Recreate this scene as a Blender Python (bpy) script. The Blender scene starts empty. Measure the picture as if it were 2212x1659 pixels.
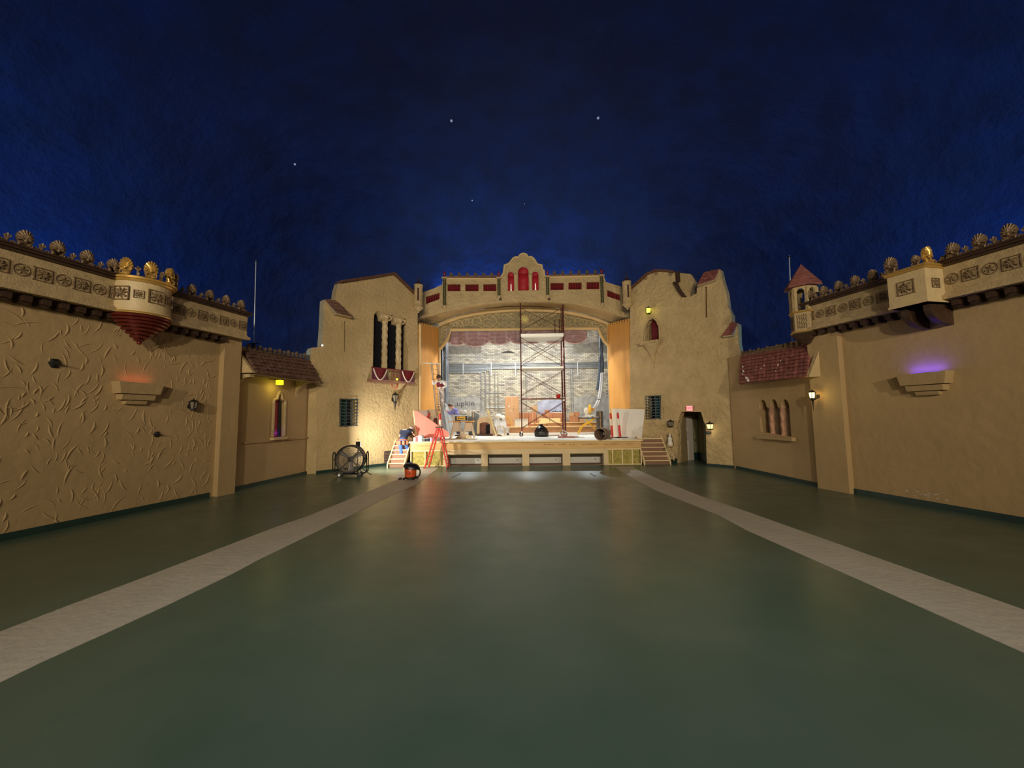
import bpy, bmesh, math, random
from mathutils import Vector, Matrix, geometry
random.seed(7)
PI = math.pi
SC = bpy.context.scene
COL = SC.collection

# ---------------------------------------------------------------- camera
F, CX, CY, EYE = 831.0, 1106.0, 829.5, 2.1
Xv = Vector((.9998, -.0125, -.018)).normalized()
Yv = Vector((.018, 69/831, 1.0)); Yv = (Yv - Xv*Yv.dot(Xv)).normalized()
Zv = Yv.cross(Xv)
if Zv.y > 0: Zv = -Zv
CAMPOS = Vector((0, 0, EYE))
right = Vector((Xv.x, Yv.x, Zv.x)); down = Vector((Xv.y, Yv.y, Zv.y)); fwd = Vector((Xv.z, Yv.z, Zv.z))
cd = bpy.data.cameras.new('camera'); cam = bpy.data.objects.new('camera', cd); COL.objects.link(cam)
m = Matrix((right, -down, -fwd)).transposed().to_4x4(); m.translation = CAMPOS
cam.matrix_world = m
cd.sensor_width = 36; cd.lens = F/2212*36; cd.clip_start = .05; cd.clip_end = 200
SC.camera = cam

# ---------------------------------------------------------------- world, exposure, lights
SC.view_settings.view_transform = 'Standard'; SC.view_settings.look = 'None'
SC.view_settings.gamma = 1; SC.view_settings.use_curve_mapping = False
SC.view_settings.exposure = 0.0
w = bpy.data.worlds.new('world'); SC.world = w; w.use_nodes = True
w.node_tree.nodes['Background'].inputs[0].default_value = (.3, .35, .45, 1)
w.node_tree.nodes['Background'].inputs[1].default_value = 0.01

def light(name, kind, loc, target, power, color=(1, 1, 1), size=.3, size_y=None, spot=None, blend=.5, rad=None):
    l = bpy.data.lights.new(name, kind); l.energy = power; l.color = color
    if kind == 'AREA':
        l.size = size
        if size_y: l.shape = 'RECTANGLE'; l.size_y = size_y
    else:
        l.shadow_soft_size = size
    if kind == 'SPOT': l.spot_size = math.radians(spot); l.spot_blend = blend
    o = bpy.data.objects.new(name, l); COL.objects.link(o); o.location = loc
    if target is not None:
        o.rotation_euler = (Vector(target)-Vector(loc)).to_track_quat('-Z', 'Y').to_euler()
    return o
WARM = (1.0, .87, .66)
# floods on the balcony rail behind the camera: a narrow pair for the facade, a wide pair for the house
for sx in (-1, 1):
    light('facade_flood', 'SPOT', (sx*1.2, -8.3, 6.4), (sx*3.2, 18, 5.0), 4300, WARM, .1, spot=62, blend=1)
    light('house_flood', 'SPOT', (sx*1.6, -8.3, 6.2), (sx*2.5, 8, 2.2), 900, WARM, .1, spot=120, blend=.8)
    light('aisle_flood', 'SPOT', (sx*6.2, -8.6, 6.0), (sx*9.0, 10, 2.9), 3300, WARM, .1, spot=70, blend=.9)
light('house_light', 'SPOT', (0.1, 1.0, 9.5), (0.1, 2.6, 0), 1250, (.94, .98, 1), .5, spot=72, blend=1)
# work floods inside the stage house
light('stage_flood', 'AREA', (-2.6, 22.6, 8.0), (-2.0, 26.4, 2.5), 165, (.93, .96, 1), 1.6, 1.0)
light('stage_flood', 'AREA', (2.8, 22.6, 8.0), (2.2, 26.4, 2.5), 165, (.93, .96, 1), 1.6, 1.0)
light('stage_flood', 'AREA', (0.2, 23.2, 8.4), (0.2, 21.5, 1.0), 420, (1, .96, .9), 2.0, 1.0)
for x in (-2.7, 0.5, 3.6):
    light('deck_flood', 'SPOT', (x, 20.3, 3.5), (x, 18.6, 0), 400, (.84, .95, 1), .05, spot=82, blend=.35)
# floods clamped under the top scaffold platform, aimed at the plywood reveals
light('scaffold_flood', 'SPOT', (-.4, 20.7, 5.9), (-4.7, 19.6, 2.4), 430, (1, .93, .8), .08, spot=74, blend=.3)
light('scaffold_flood', 'SPOT', (1.4, 20.7, 5.9), (5.1, 19.6, 2.4), 340, (1, .93, .8), .08, spot=74, blend=.3)
# work light behind the drum fan, facing the stage corner
light('work_light_beam', 'AREA', (-5.85, 14.7, 1.2), (-5.85+.659, 14.7+.752, 1.24), 160, (1, .96, .86), .16)
# blue cove light washing the plaster sky from behind the wall tops
BLUE = (.07, .46, 1.0)
light('cove_light', 'AREA', (-11.2, 4, 4.3), (-12.9, 4, 7.2), 230, BLUE, 16, .4)
light('cove_light', 'AREA', (11.7, 4, 4.3), (13.4, 4, 7.2), 230, BLUE, 16, .4)
light('cove_light', 'POINT', (-10.4, 13.2, 3.8), None, 110, BLUE, .3)
light('cove_light', 'POINT', (10.7, 13.2, 3.8), None, 110, BLUE, .3)
light('cove_light', 'AREA', (0.2, 20.1, 8.8), (0.2, 20.6, 12.0), 120, BLUE, 9, .25)

# ---------------------------------------------------------------- rays and planes
def ray(x, y):
    a, b = (x-CX)/F, (y-CY)/F
    return right*a + down*b + fwd
def flo(x, y, z=0.0):
    d = ray(x, y); return CAMPOS + d*((z-EYE)/d.z)
def atY(x, y, Y):
    d = ray(x, y); return CAMPOS + d*(Y/d.y)
DZ = 1.05
def dk(x, y): return flo(x, y, DZ)

class Plane:
    """vertical plane; local x runs to the viewer's right, local y into the wall"""
    def __init__(s, A, B):
        s.A = Vector((A[0], A[1], 0)); s.B = Vector((B[0], B[1], 0))
        s.R = (s.B-s.A).normalized(); s.L = (s.B-s.A).length
        s.N = Vector((s.R.y, -s.R.x, 0)); s.ang = math.atan2(s.R.y, s.R.x)
    def pt(s, x, z, n=0): return s.A + s.R*x + s.N*n + Vector((0, 0, z))
    def xz(s, px, py, n=0):
        d = ray(px, py); o = s.A + s.N*n
        t = (o-CAMPOS).dot(s.N)/d.dot(s.N); p = CAMPOS + d*t
        return ((p-o).dot(s.R), p.z)
    def px(s, pts, n=0): return [s.xz(a, b, n) for a, b in pts]
WL = Plane((-11.506, -5), (-8.286, 11.1))  # local x counts from Y=-5
WR = Plane((8.493, 11.1), (12.116, -5))
ML = Plane((-8.45, 11.2), (-8.05, 14.6))
MR = Plane((8.28, 14.95), (8.5, 11.2))
TL = Plane((-7.75, 14.7), (-4.87, 18.4))
TR = Plane((5.32, 18.4), (8.6, 15.0))
BR = Plane((-6, 19.2), (6, 19.2))
RG = Plane((-6, 21.2), (6, 21.2))
BW = Plane((-7, 26.6), (7, 26.6))

# ---------------------------------------------------------------- materials
def lin(c):
    return tuple(((v/255)/12.92 if v/255 <= .04045 else ((v/255+.055)/1.055)**2.4) for v in c)
MC = {}
def mat(name, rgb, rough=.75, metal=0, bump=0, bscale=20, var=0, vscale=3, emit=None, estr=0, alpha=1, trans=0, coord='Object', detail=6, spec=.5, stretch=(1, 1, 1)):
    if name in MC: return MC[name]
    m = bpy.data.materials.new(name); m.use_nodes = True; nt = m.node_tree; b = nt.nodes['Principled BSDF']
    c = lin(rgb)+(1,)
    b.inputs['Base Color'].default_value = c; b.inputs['Roughness'].default_value = rough; b.inputs['Metallic'].default_value = metal
    b.inputs['Specular IOR Level'].default_value = spec
    if trans: b.inputs['Transmission Weight'].default_value = trans
    if alpha < 1: b.inputs['Alpha'].default_value = alpha
    if emit: b.inputs['Emission Color'].default_value = lin(emit)+(1,); b.inputs['Emission Strength'].default_value = estr
    if bump or var:
        tc = nt.nodes.new('ShaderNodeTexCoord'); mp = nt.nodes.new('ShaderNodeMapping'); mp.inputs['Scale'].default_value = stretch
        nt.links.new(tc.outputs[coord], mp.inputs[0])
    if bump:
        n = nt.nodes.new('ShaderNodeTexNoise'); n.inputs['Scale'].default_value = bscale; n.inputs['Detail'].default_value = detail
        nt.links.new(mp.outputs[0], n.inputs['Vector'])
        bp = nt.nodes.new('ShaderNodeBump'); bp.inputs['Strength'].default_value = bump; bp.inputs['Distance'].default_value = .07 if name == 'stucco' else .11 if name == 'stucco_rough' else .05
        nt.links.new(n.outputs['Fac'], bp.inputs['Height']); nt.links.new(bp.outputs[0], b.inputs['Normal'])
    if var:
        n = nt.nodes.new('ShaderNodeTexNoise'); n.inputs['Scale'].default_value = vscale; n.inputs['Detail'].default_value = 5
        nt.links.new(mp.outputs[0], n.inputs['Vector'])
        r = nt.nodes.new('ShaderNodeValToRGB'); r.color_ramp.elements[0].position = .3; r.color_ramp.elements[1].position = .7
        r.color_ramp.elements[0].color = tuple(v*(1-var) for v in c[:3])+(1,); r.color_ramp.elements[1].color = tuple(min(1, v*(1+var)) for v in c[:3])+(1,)
        nt.links.new(n.outputs['Fac'], r.inputs[0]); nt.links.new(r.outputs[0], b.inputs['Base Color'])
    MC[name] = m; return m
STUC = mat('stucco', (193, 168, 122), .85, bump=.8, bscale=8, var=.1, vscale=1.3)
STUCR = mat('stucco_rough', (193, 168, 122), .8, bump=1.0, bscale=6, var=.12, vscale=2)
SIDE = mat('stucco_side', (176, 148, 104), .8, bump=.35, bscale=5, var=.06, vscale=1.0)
CAST = mat('cast_plaster', (182, 158, 116), .6, bump=.3, bscale=30, var=.15, vscale=9)
CASTD = mat('antiqued_plaster', (128, 104, 74), .55, bump=.3, bscale=30, var=.25, vscale=14)
CREST = mat('bronzed_plaster', (132, 108, 80), .42, bump=.3, bscale=30, var=.3, vscale=16, metal=.25)
DARKB = mat('dark_timber', (66, 46, 32), .5, bump=.2, bscale=20, var=.2, vscale=8)
COPPER = mat('lacquered_copper', (112, 46, 36), .28, metal=.45, var=.15, vscale=6)
GOLD = mat('gold_leaf', (214, 172, 92), .3, metal=.5)
TILE = mat('red_clay_tile', (150, 92, 82), .8, bump=.5, bscale=14, var=.25, vscale=5)
TILEB = mat('brown_shake_tile', (120, 88, 72), .85, bump=.5, bscale=14, var=.25, vscale=5)
RED = mat('red_paint', (140, 16, 22), .45, var=.12, vscale=6)
DRED = mat('dark_red', (84, 10, 18), .6)
GREEN = mat('green_gilt', (66, 70, 40), .5, var=.3, vscale=20)
BLACK = mat('black_metal', (22, 20, 19), .5)
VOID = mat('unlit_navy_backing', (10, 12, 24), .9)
IRON = mat('grey_iron', (76, 90, 94), .5, metal=.3)
PLY = mat('plywood', (216, 156, 76), .6, bump=.1, bscale=8, var=.1, vscale=2.2, stretch=(1, 1, .4))
PLY2 = mat('plywood_fascia', (204, 164, 104), .6, bump=.1, bscale=8, var=.12, vscale=1.5, stretch=(.5, 1, 3))
PINE = mat('pine_lumber', (226, 202, 150), .6, var=.08, vscale=5)
OSB = mat('raw_board', (208, 184, 142), .7, var=.08, vscale=2)
BROWNW = mat('brown_riser_wood', (128, 92, 70), .6, var=.2, vscale=3, stretch=(.4, 1, 4))
WHITE = mat('white_paint', (228, 224, 214), .6, var=.04, vscale=2)
GREYP = mat('pale_grey_panel', (190, 188, 180), .6, var=.05, vscale=1)
INSUL = mat('yellow_insulation', (172, 158, 84), .95, bump=1, bscale=25, var=.25, vscale=8)
PINK = mat('pink_board', (232, 130, 112), .7, var=.08, vscale=3)
SCAF = mat('rusty_red_steel', (92, 40, 36), .5, metal=.3, var=.25, vscale=6)
GALV = mat('galvanised_steel', (186, 194, 200), .35, metal=.6)
ALU = mat('aluminium', (206, 206, 200), .4, metal=.5)
PLASTIC = mat('clear_plastic_sheet', (225, 222, 226), .2, alpha=.2, bump=.6, bscale=6)
PLASTD = mat('milky_plastic_sheet', (196, 202, 208), .3, bump=.8, bscale=6, alpha=.85)
MAROON = mat('maroon_velvet', (122, 34, 46), .7, var=.2, vscale=5)
YEL = mat('yellow_tool', (232, 182, 40), .4)
ORANGE = mat('orange_plastic', (206, 84, 34), .35)
BPLAST = mat('black_plastic', (26, 25, 26), .35)
BAGM = mat('black_bag', (20, 20, 22), .22, bump=.8, bscale=9)
CARD = mat('cardboard', (206, 160, 116), .8, var=.06, vscale=4)
CARDD = mat('brown_cardboard', (186, 126, 90), .8, var=.06, vscale=4)
TEALB = mat('dark_green_cove', (34, 58, 52), .4, var=.1, vscale=3)
LRED = mat('red_fibreglass', (214, 46, 34), .4)
REDT = mat('red_tube_plastic', (206, 40, 40), .4)

def emis(name, rgb, s):
    return mat(name, rgb, .5, emit=rgb, estr=s)

# floor: green painted concrete with a worn gloss
def floor_mat():
    m = mat('green_floor_paint', (76, 92, 74), .3, bump=0, var=0); nt = m.node_tree; b = nt.nodes['Principled BSDF']
    tc = nt.nodes.new('ShaderNodeTexCoord')
    n = nt.nodes.new('ShaderNodeTexNoise'); n.inputs['Scale'].default_value = .8; n.inputs['Detail'].default_value = 8
    nt.links.new(tc.outputs['Object'], n.inputs['Vector'])
    r = nt.nodes.new('ShaderNodeValToRGB'); r.color_ramp.elements[0].position = .35; r.color_ramp.elements[1].position = .7
    r.color_ramp.elements[0].color = lin((70, 90, 74))+(1,); r.color_ramp.elements[1].color = lin((84, 99, 84))+(1,)
    nt.links.new(n.outputs['Fac'], r.inputs[0]); nt.links.new(r.outputs[0], b.inputs['Base Color'])
    r2 = nt.nodes.new('ShaderNodeMapRange'); r2.inputs['To Min'].default_value = .24; r2.inputs['To Max'].default_value = .42
    n2 = nt.nodes.new('ShaderNodeTexNoise'); n2.inputs['Scale'].default_value = 2.2; n2.inputs['Detail'].default_value = 6
    nt.links.new(tc.outputs['Object'], n2.inputs['Vector']); nt.links.new(n2.outputs['Fac'], r2.inputs['Value']); nt.links.new(r2.outputs[0], b.inputs['Roughness'])
    bp = nt.nodes.new('ShaderNodeBump'); bp.inputs['Strength'].default_value = .12; bp.inputs['Distance'].default_value = .02
    n3 = nt.nodes.new('ShaderNodeTexNoise'); n3.inputs['Scale'].default_value = 5; n3.inputs['Detail'].default_value = 3
    nt.links.new(tc.outputs['Object'], n3.inputs['Vector']); nt.links.new(n3.outputs['Fac'], bp.inputs['Height']); nt.links.new(bp.outputs[0], b.inputs['Normal'])
    b.inputs['Specular IOR Level'].default_value = .5
    return m
FLOOR = floor_mat()
STRIPE = mat('bare_concrete_aisle', (176, 168, 150), .6, bump=.25, bscale=12, var=.07, vscale=2)

def sky_mat():
    m = mat('plaster_sky_blue', (12, 46, 120), .8); nt = m.node_tree; b = nt.nodes['Principled BSDF']
    tc = nt.nodes.new('ShaderNodeTexCoord')
    bp = nt.nodes.new('ShaderNodeBump'); bp.inputs['Strength'].default_value = 1; bp.inputs['Distance'].default_value = .16
    n = nt.nodes.new('ShaderNodeTexNoise'); n.inputs['Scale'].default_value = 1.5; n.inputs['Detail'].default_value = 9; n.inputs['Roughness'].default_value = .62
    nt.links.new(tc.outputs['Object'], n.inputs['Vector']); nt.links.new(n.outputs['Fac'], bp.inputs['Height']); nt.links.new(bp.outputs[0], b.inputs['Normal'])
    n2 = nt.nodes.new('ShaderNodeTexNoise'); n2.inputs['Scale'].default_value = .9; n2.inputs['Detail'].default_value = 8
    nt.links.new(tc.outputs['Object'], n2.inputs['Vector'])
    r = nt.nodes.new('ShaderNodeValToRGB'); r.color_ramp.elements[0].position = .35; r.color_ramp.elements[1].position = .68
    r.color_ramp.elements[0].color = lin((4, 33, 88))+(1,); r.color_ramp.elements[1].color = lin((6, 43, 112))+(1,)
    nt.links.new(n2.outputs['Fac'], r.inputs[0]); nt.links.new(r.outputs[0], b.inputs['Base Color'])
    return m
SKY = sky_mat()

def brick_mat():
    m = mat('whitewashed_brick', (200, 190, 150), .8); nt = m.node_tree; b = nt.nodes['Principled BSDF']
    tc = nt.nodes.new('ShaderNodeTexCoord'); sx = nt.nodes.new('ShaderNodeSeparateXYZ'); cb = nt.nodes.new('ShaderNodeCombineXYZ')
    nt.links.new(tc.outputs['Object'], sx.inputs[0]); nt.links.new(sx.outputs['X'], cb.inputs['X']); nt.links.new(sx.outputs['Z'], cb.inputs['Y'])
    br = nt.nodes.new('ShaderNodeTexBrick'); br.inputs['Scale'].default_value = 1; br.inputs['Brick Width'].default_value = .3; br.inputs['Row Height'].default_value = .1
    br.inputs['Mortar Size'].default_value = .014; br.inputs['Mortar Smooth'].default_value = .3; br.inputs['Bias'].default_value = -.45
    nt.links.new(cb.outputs[0], br.inputs['Vector'])
    br.inputs['Color1'].default_value = lin((226, 222, 206))+(1,); br.inputs['Color2'].default_value = lin((84, 78, 74))+(1,); br.inputs['Mortar'].default_value = lin((150, 142, 120))+(1,)
    n = nt.nodes.new('ShaderNodeTexNoise'); n.inputs['Scale'].default_value = .9; n.inputs['Detail'].default_value = 9
    nt.links.new(tc.outputs['Object'], n.inputs['Vector'])
    mx = nt.nodes.new('ShaderNodeMix'); mx.data_type = 'RGBA'; mx.blend_type = 'MULTIPLY'; mx.inputs['Factor'].default_value = .9
    r = nt.nodes.new('ShaderNodeValToRGB'); r.color_ramp.elements[0].position = .38; r.color_ramp.elements[1].position = .62
    r.color_ramp.elements[0].color = (.62, .62, .66, 1); r.color_ramp.elements[1].color = (1.0, .98, .9, 1)
    nt.links.new(n.outputs['Fac'], r.inputs[0]); nt.links.new(br.outputs['Color'], mx.inputs['A']); nt.links.new(r.outputs[0], mx.inputs['B'])
    nt.links.new(mx.outputs['Result'], b.inputs['Base Color'])
    bp = nt.nodes.new('ShaderNodeBump'); bp.inputs['Strength'].default_value = .6; bp.inputs['Distance'].default_value = .02; bp.invert = True
    nt.links.new(br.outputs['Fac'], bp.inputs['Height']); nt.links.new(bp.outputs[0], b.inputs['Normal'])
    return m
BRICK = brick_mat()

# ---------------------------------------------------------------- mesh helpers
def smooth_closed(pts, n=4):
    out = []
    L = len(pts)
    for i in range(L):
        p0, p1, p2, p3 = pts[i-1], pts[i], pts[(i+1) % L], pts[(i+2) % L]
        for k in range(n):
            t = k/n
            out.append(tuple(.5*((2*b)+(-a+c)*t+(2*a-5*b+4*c-d)*t*t+(-a+3*b-3*c+d)*t**3) for a, b, c, d in zip(p0, p1, p2, p3)))
    return out
def spline(pts, n=6):
    out = []; L = len(pts)
    for i in range(L-1):
        p0, p1, p2, p3 = pts[max(i-1, 0)], pts[i], pts[i+1], pts[min(i+2, L-1)]
        for k in range(n):
            t = k/n
            out.append(tuple(.5*((2*b)+(-a+c)*t+(2*a-5*b+4*c-d)*t*t+(-a+3*b-3*c+d)*t**3) for a, b, c, d in zip(p0, p1, p2, p3)))
    out.append(tuple(pts[-1])); return out

class MB:
    def __init__(s): s.b = bmesh.new(); s.sm = False
    def face(s, vs):
        try: return s.b.faces.new(vs)
        except ValueError: return None
    def hexa(s, p):
        v = [s.b.verts.new(q) for q in p]
        for f in ((0, 3, 2, 1), (4, 5, 6, 7), (0, 1, 5, 4), (1, 2, 6, 5), (2, 3, 7, 6), (3, 0, 4, 7)): s.face([v[i] for i in f])
        return s
    def box(s, x, y, z, sx, sy, sz, rot=None, bev=0):
        """centre x,y; z is the BOTTOM"""
        c = Vector((x, y, z+sz/2)); R = Matrix.Identity(3) if rot is None else rot
        p = [c + R @ Vector((a*sx/2, b*sy/2, d*sz/2)) for d in (-1, 1) for a, b in ((-1, -1), (1, -1), (1, 1), (-1, 1))]
        return s.hexa(p)
    def beam(s, a, b, w, h=None):
        a = Vector(a); b = Vector(b); d = (b-a).normalized(); h = h or w
        up = Vector((0, 0, 1)) if abs(d.z) < .95 else Vector((0, 1, 0))
        u = d.cross(up).normalized(); v = u.cross(d).normalized()
        return s.hexa([q+u*(i*w/2)+v*(j*h/2) for q in (a, b) for i, j in ((-1, -1), (1, -1), (1, 1), (-1, 1))])
    def tube(s, pts, r, seg=8, closed=False, cap=True):
        pts = [Vector(p) for p in pts]; n = len(pts); rings = []
        rr = r if isinstance(r, (list, tuple)) else [r]*n
        prev = None
        for i, p in enumerate(pts):
            if closed: d = pts[(i+1) % n]-pts[i-1]
            else: d = pts[min(i+1, n-1)]-pts[max(i-1, 0)]
            d = d.normalized() if d.length > 1e-9 else Vector((0, 0, 1))
            if prev is None:
                up = Vector((0, 0, 1)) if abs(d.z) < .9 else Vector((1, 0, 0)); u = d.cross(up).normalized()
            else:
                u = (prev - d*prev.dot(d)); u = u.normalized() if u.length > 1e-6 else d.orthogonal().normalized()
            prev = u; v = d.cross(u)
            rings.append([s.b.verts.new(p+(u*math.cos(2*PI*k/seg)+v*math.sin(2*PI*k/seg))*rr[i]) for k in range(seg)])
        for i in range(n if closed else n-1):
            a, b = rings[i], rings[(i+1) % n]
            for k in range(seg): s.face([a[k], a[(k+1) % seg], b[(k+1) % seg], b[k]])
        if cap and not closed: s.face(rings[0][::-1]); s.face(rings[-1])
        s.sm = True; return s
    def lathe(s, prof, c=(0, 0, 0), seg=16, a0=0, a1=2*PI, axis='z', cap=True):
        c = Vector(c); full = abs(a1-a0-2*PI) < 1e-6; n = seg if full else seg+1; rings = []
        for r, z in prof:
            ring = []
            for k in range(n):
                a = a0+(a1-a0)*k/seg; q = (r*math.cos(a), r*math.sin(a), z)
                if axis == 'y': q = (q[0], -q[2], q[1])
                if axis == 'x': q = (q[2], q[0], q[1])
                ring.append(s.b.verts.new(c+Vector(q)))
            rings.append(ring)
        for i in range(len(prof)-1):
            a, b = rings[i], rings[i+1]
            for k in range(seg):
                k2 = (k+1) % n
                if not full and k == seg: continue
                s.face([a[k], a[k2], b[k2], b[k]])
        if cap: s.face(rings[0][::-1]); s.face(rings[-1])
        s.sm = True; return s
    def prism(s, poly, y0, y1, holes=()):
        """polygon in local (x,z) extruded from y0 to y1"""
        loops = [list(poly)]+[list(h) for h in holes]
        flat = [p for l in loops for p in l]
        tris = geometry.tessellate_polygon([[Vector((p[0], p[1], 0)) for p in l] for l in loops])
        f = [s.b.verts.new((p[0], y0, p[1])) for p in flat]; k = [s.b.verts.new((p[0], y1, p[1])) for p in flat]
        for t in tris: s.face([f[i] for i in t]); s.face([k[i] for i in reversed(t)])
        o = 0
        for l in loops:
            n = len(l)
            for i in range(n):
                j = (i+1) % n; s.face([f[o+i], f[o+j], k[o+j], k[o+i]])
            o += n
        return s
    def slab(s, poly, z0, z1):
        tris = geometry.tessellate_polygon([[Vector((p[0], p[1], 0)) for p in poly]])
        f = [s.b.verts.new((p[0], p[1], z0)) for p in poly]; k = [s.b.verts.new((p[0], p[1], z1)) for p in poly]
        for t in tris: s.face([f[i] for i in t]); s.face([k[i] for i in reversed(t)])
        n = len(poly)
        for i in range(n): s.face([f[i], f[(i+1) % n], k[(i+1) % n], k[i]])
        return s
    def grid(s, fn, nu, nv):
        g = [[s.b.verts.new(fn(i/nu, j/nv)) for j in range(nv+1)] for i in range(nu+1)]
        for i in range(nu):
            for j in range(nv): s.face([g[i][j], g[i+1][j], g[i+1][j+1], g[i][j+1]])
        return s
    def ball(s, c, r, u=12, v=8, sc=(1, 1, 1), rough=0):
        c = Vector(c); prof = []
        rings = []
        top = s.b.verts.new(c+Vector((0, 0, r*sc[2]))); bot = s.b.verts.new(c-Vector((0, 0, r*sc[2])))
        for j in range(1, v):
            th = PI*j/v; ring = []
            for i in range(u):
                a = 2*PI*i/u; k = 1+random.uniform(-rough, rough)
                ring.append(s.b.verts.new(c+Vector((r*sc[0]*math.sin(th)*math.cos(a)*k, r*sc[1]*math.sin(th)*math.sin(a)*k, r*sc[2]*math.cos(th)*k))))
            rings.append(ring)
        for i in range(u):
            s.face([top, rings[0][i], rings[0][(i+1) % u]]); s.face([bot, rings[-1][(i+1) % u], rings[-1][i]])
            for j in range(v-2): s.face([rings[j][i], rings[j+1][i], rings[j+1][(i+1) % u], rings[j][(i+1) % u]])
        s.sm = True; return s
    def build(s, name, m, parent=None, loc=None, rot=0, smooth=None, bevel=0, solid=0):
        me = bpy.data.meshes.new(name); bmesh.ops.recalc_face_normals(s.b, faces=s.b.faces[:]); s.b.to_mesh(me); s.b.free()
        mats = m if isinstance(m, (list, tuple)) else [m]
        for q in mats: me.materials.append(q)
        if (s.sm if smooth is None else smooth):
            for p in me.polygons: p.use_smooth = True
            try: me.set_sharp_from_angle(angle=math.radians(40))
            except Exception: pass
        o = bpy.data.objects.new(name, me); COL.objects.link(o)
        if parent is not None: o.parent = parent
        if loc is not None: o.location = loc
        if rot: o.rotation_euler = (0, 0, rot)
        if solid:
            q = o.modifiers.new('solid', 'SOLIDIFY'); q.thickness = solid; q.offset = 0
        if bevel:
            q = o.modifiers.new('bevel', 'BEVEL'); q.width = bevel; q.segments = 2; q.limit_method = 'ANGLE'
        return o
def tag(o, label=None, cat=None, group=None, kind=None):
    if label: o['label'] = label
    if cat: o['category'] = cat
    if group: o['group'] = group
    if kind: o['kind'] = kind
    return o
def thing(name, label, cat, loc=(0, 0, 0), rot=0, group=None):
    o = bpy.data.objects.new(name, None); COL.objects.link(o); o.location = loc; o.rotation_euler = (0, 0, rot); o.empty_display_size = .2
    return tag(o, label, cat, group)
def copy_tree(o, parent=None):
    c = o.copy(); COL.objects.link(c)
    if parent is not None: c.parent = parent
    for ch in list(o.children): copy_tree(ch, c)
    return c
def struct(name, mb, m, loc=None, rot=0, **k):
    return tag(mb.build(name, m, None, loc, rot, **k), kind='structure')
def shift(pts, dx, dz=0): return [(a-dx, b-dz) for a, b in pts]
def arcpts(cx, cz, rx, rz, a0, a1, n):
    return [(cx+rx*math.cos(math.radians(a0+(a1-a0)*i/n)), cz+rz*math.sin(math.radians(a0+(a1-a0)*i/n))) for i in range(n+1)]
def arch(x0, x1, z0, z1, n=10):
    r = (x1-x0)/2; return [(x0, z0)]+[(x0+r-r*math.cos(PI*i/n), z1-r+r*math.sin(PI*i/n)) for i in range(n+1)]+[(x1, z0)]

# ================================================================ STRUCTURE
# floor
mb = MB(); mb.slab([(-14, -9.8), (14.5, -9.8), (11, 29), (-10, 29)], -.12, 0)
struct('floor', mb, FLOOR)
def floor_poly(name, out, inn, zt):
    P = [flo(*p) for p in out]; Q = [flo(*p) for p in inn]
    P.insert(0, P[0]+(P[0]-P[1]).normalized()*6); Q.insert(0, Q[0]+(Q[0]-Q[1]).normalized()*6)
    mb = MB(); mb.slab([(p.x, p.y) for p in P]+[(p.x, p.y) for p in reversed(Q)], -.05, zt)
    struct(name, mb, STRIPE)
floor_poly('trim_1', [(0, 1365), (149, 1308), (298, 1252.6), (447, 1195.6), (600, 1137), (661, 1116.7), (762, 1075.7), (861, 1034.4), (890, 1020), (907, 1010)],
           [(0, 1475), (89, 1431.6), (239, 1363.8), (361, 1308), (502, 1240), (560, 1209), (735, 1124), (861, 1063.5), (904, 1044.6), (930, 1024), (949, 1010)], .004)
floor_poly('trim_2', [(2212, 1317.7), (1612, 1104.8), (1512, 1071), (1424, 1035.7), (1378, 1015.4), (1368, 1008)],
           [(2212, 1411), (2000, 1317), (1612, 1145.5), (1550, 1112), (1414, 1058.5), (1348, 1023), (1327.6, 1008.4)], .004)

# side walls with modelled trowel ridges on the left one
def arc_ridge(mb, x, z, r, a0, a1, t):
    pts = []; rr = []
    for i in range(9):
        a = math.radians(a0+(a1-a0)*i/8); pts.append((x+r*math.cos(a), -.0, z+r*math.sin(a))); rr.append(t*(.15+math.sin(PI*i/8)))
    mb.tube(pts, rr, 6)
mb = MB(); mb.box(WL.L/2-2.3, .2, 0, WL.L+4.6, .4, 5.1)
random.seed(3)
for i in range(620):
    x = random.uniform(8.5, 15.7); z = random.uniform(.15, 4.2)
    if abs(x-13.87) < .6 and 2.35 < z < 3.1: continue
    r = random.uniform(.14, .5); a = random.choice((random.uniform(-40, 40), random.uniform(140, 220), random.uniform(-40, 40), random.uniform(0, 360)))
    arc_ridge(mb, x-r*math.cos(math.radians(a)), z-r*math.sin(math.radians(a)), r, a-random.uniform(14, 34), a+random.uniform(14, 34), random.uniform(.009, .018))
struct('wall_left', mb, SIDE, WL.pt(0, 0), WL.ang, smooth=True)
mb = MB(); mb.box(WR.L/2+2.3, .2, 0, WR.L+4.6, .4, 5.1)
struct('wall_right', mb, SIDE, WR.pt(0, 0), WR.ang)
# flaked paint near the foot of the right wall
x0, z0 = WR.xz(1960, 1066); mb = MB()
for i in range(26):
    t = random.random(); mb.ball((WR.xz(1957+90*t, 1068-10*math.sin(t*9)+8*t)[0], -.0, max(.14, z0+random.uniform(-.03, .09))), random.uniform(.008, .024), 6, 4, (1.6, .2, .7), .4)
struct('trim_12', mb, mat('bare_plaster_flakes', (198, 180, 168), .9), WR.pt(0, 0), WR.ang)
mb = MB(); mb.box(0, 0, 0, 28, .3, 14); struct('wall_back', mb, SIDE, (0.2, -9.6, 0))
for i, (PL, a, b, nm) in enumerate(((WL, 0, 15.75, 'left'), (WR, .75, WR.L, 'right'))):
    mb = MB(); mb.box((a+b)/2, -.008, 0, b-a, .03, .13); struct('baseboard_'+nm, mb, TEALB, PL.pt(0, 0), PL.ang)
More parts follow.
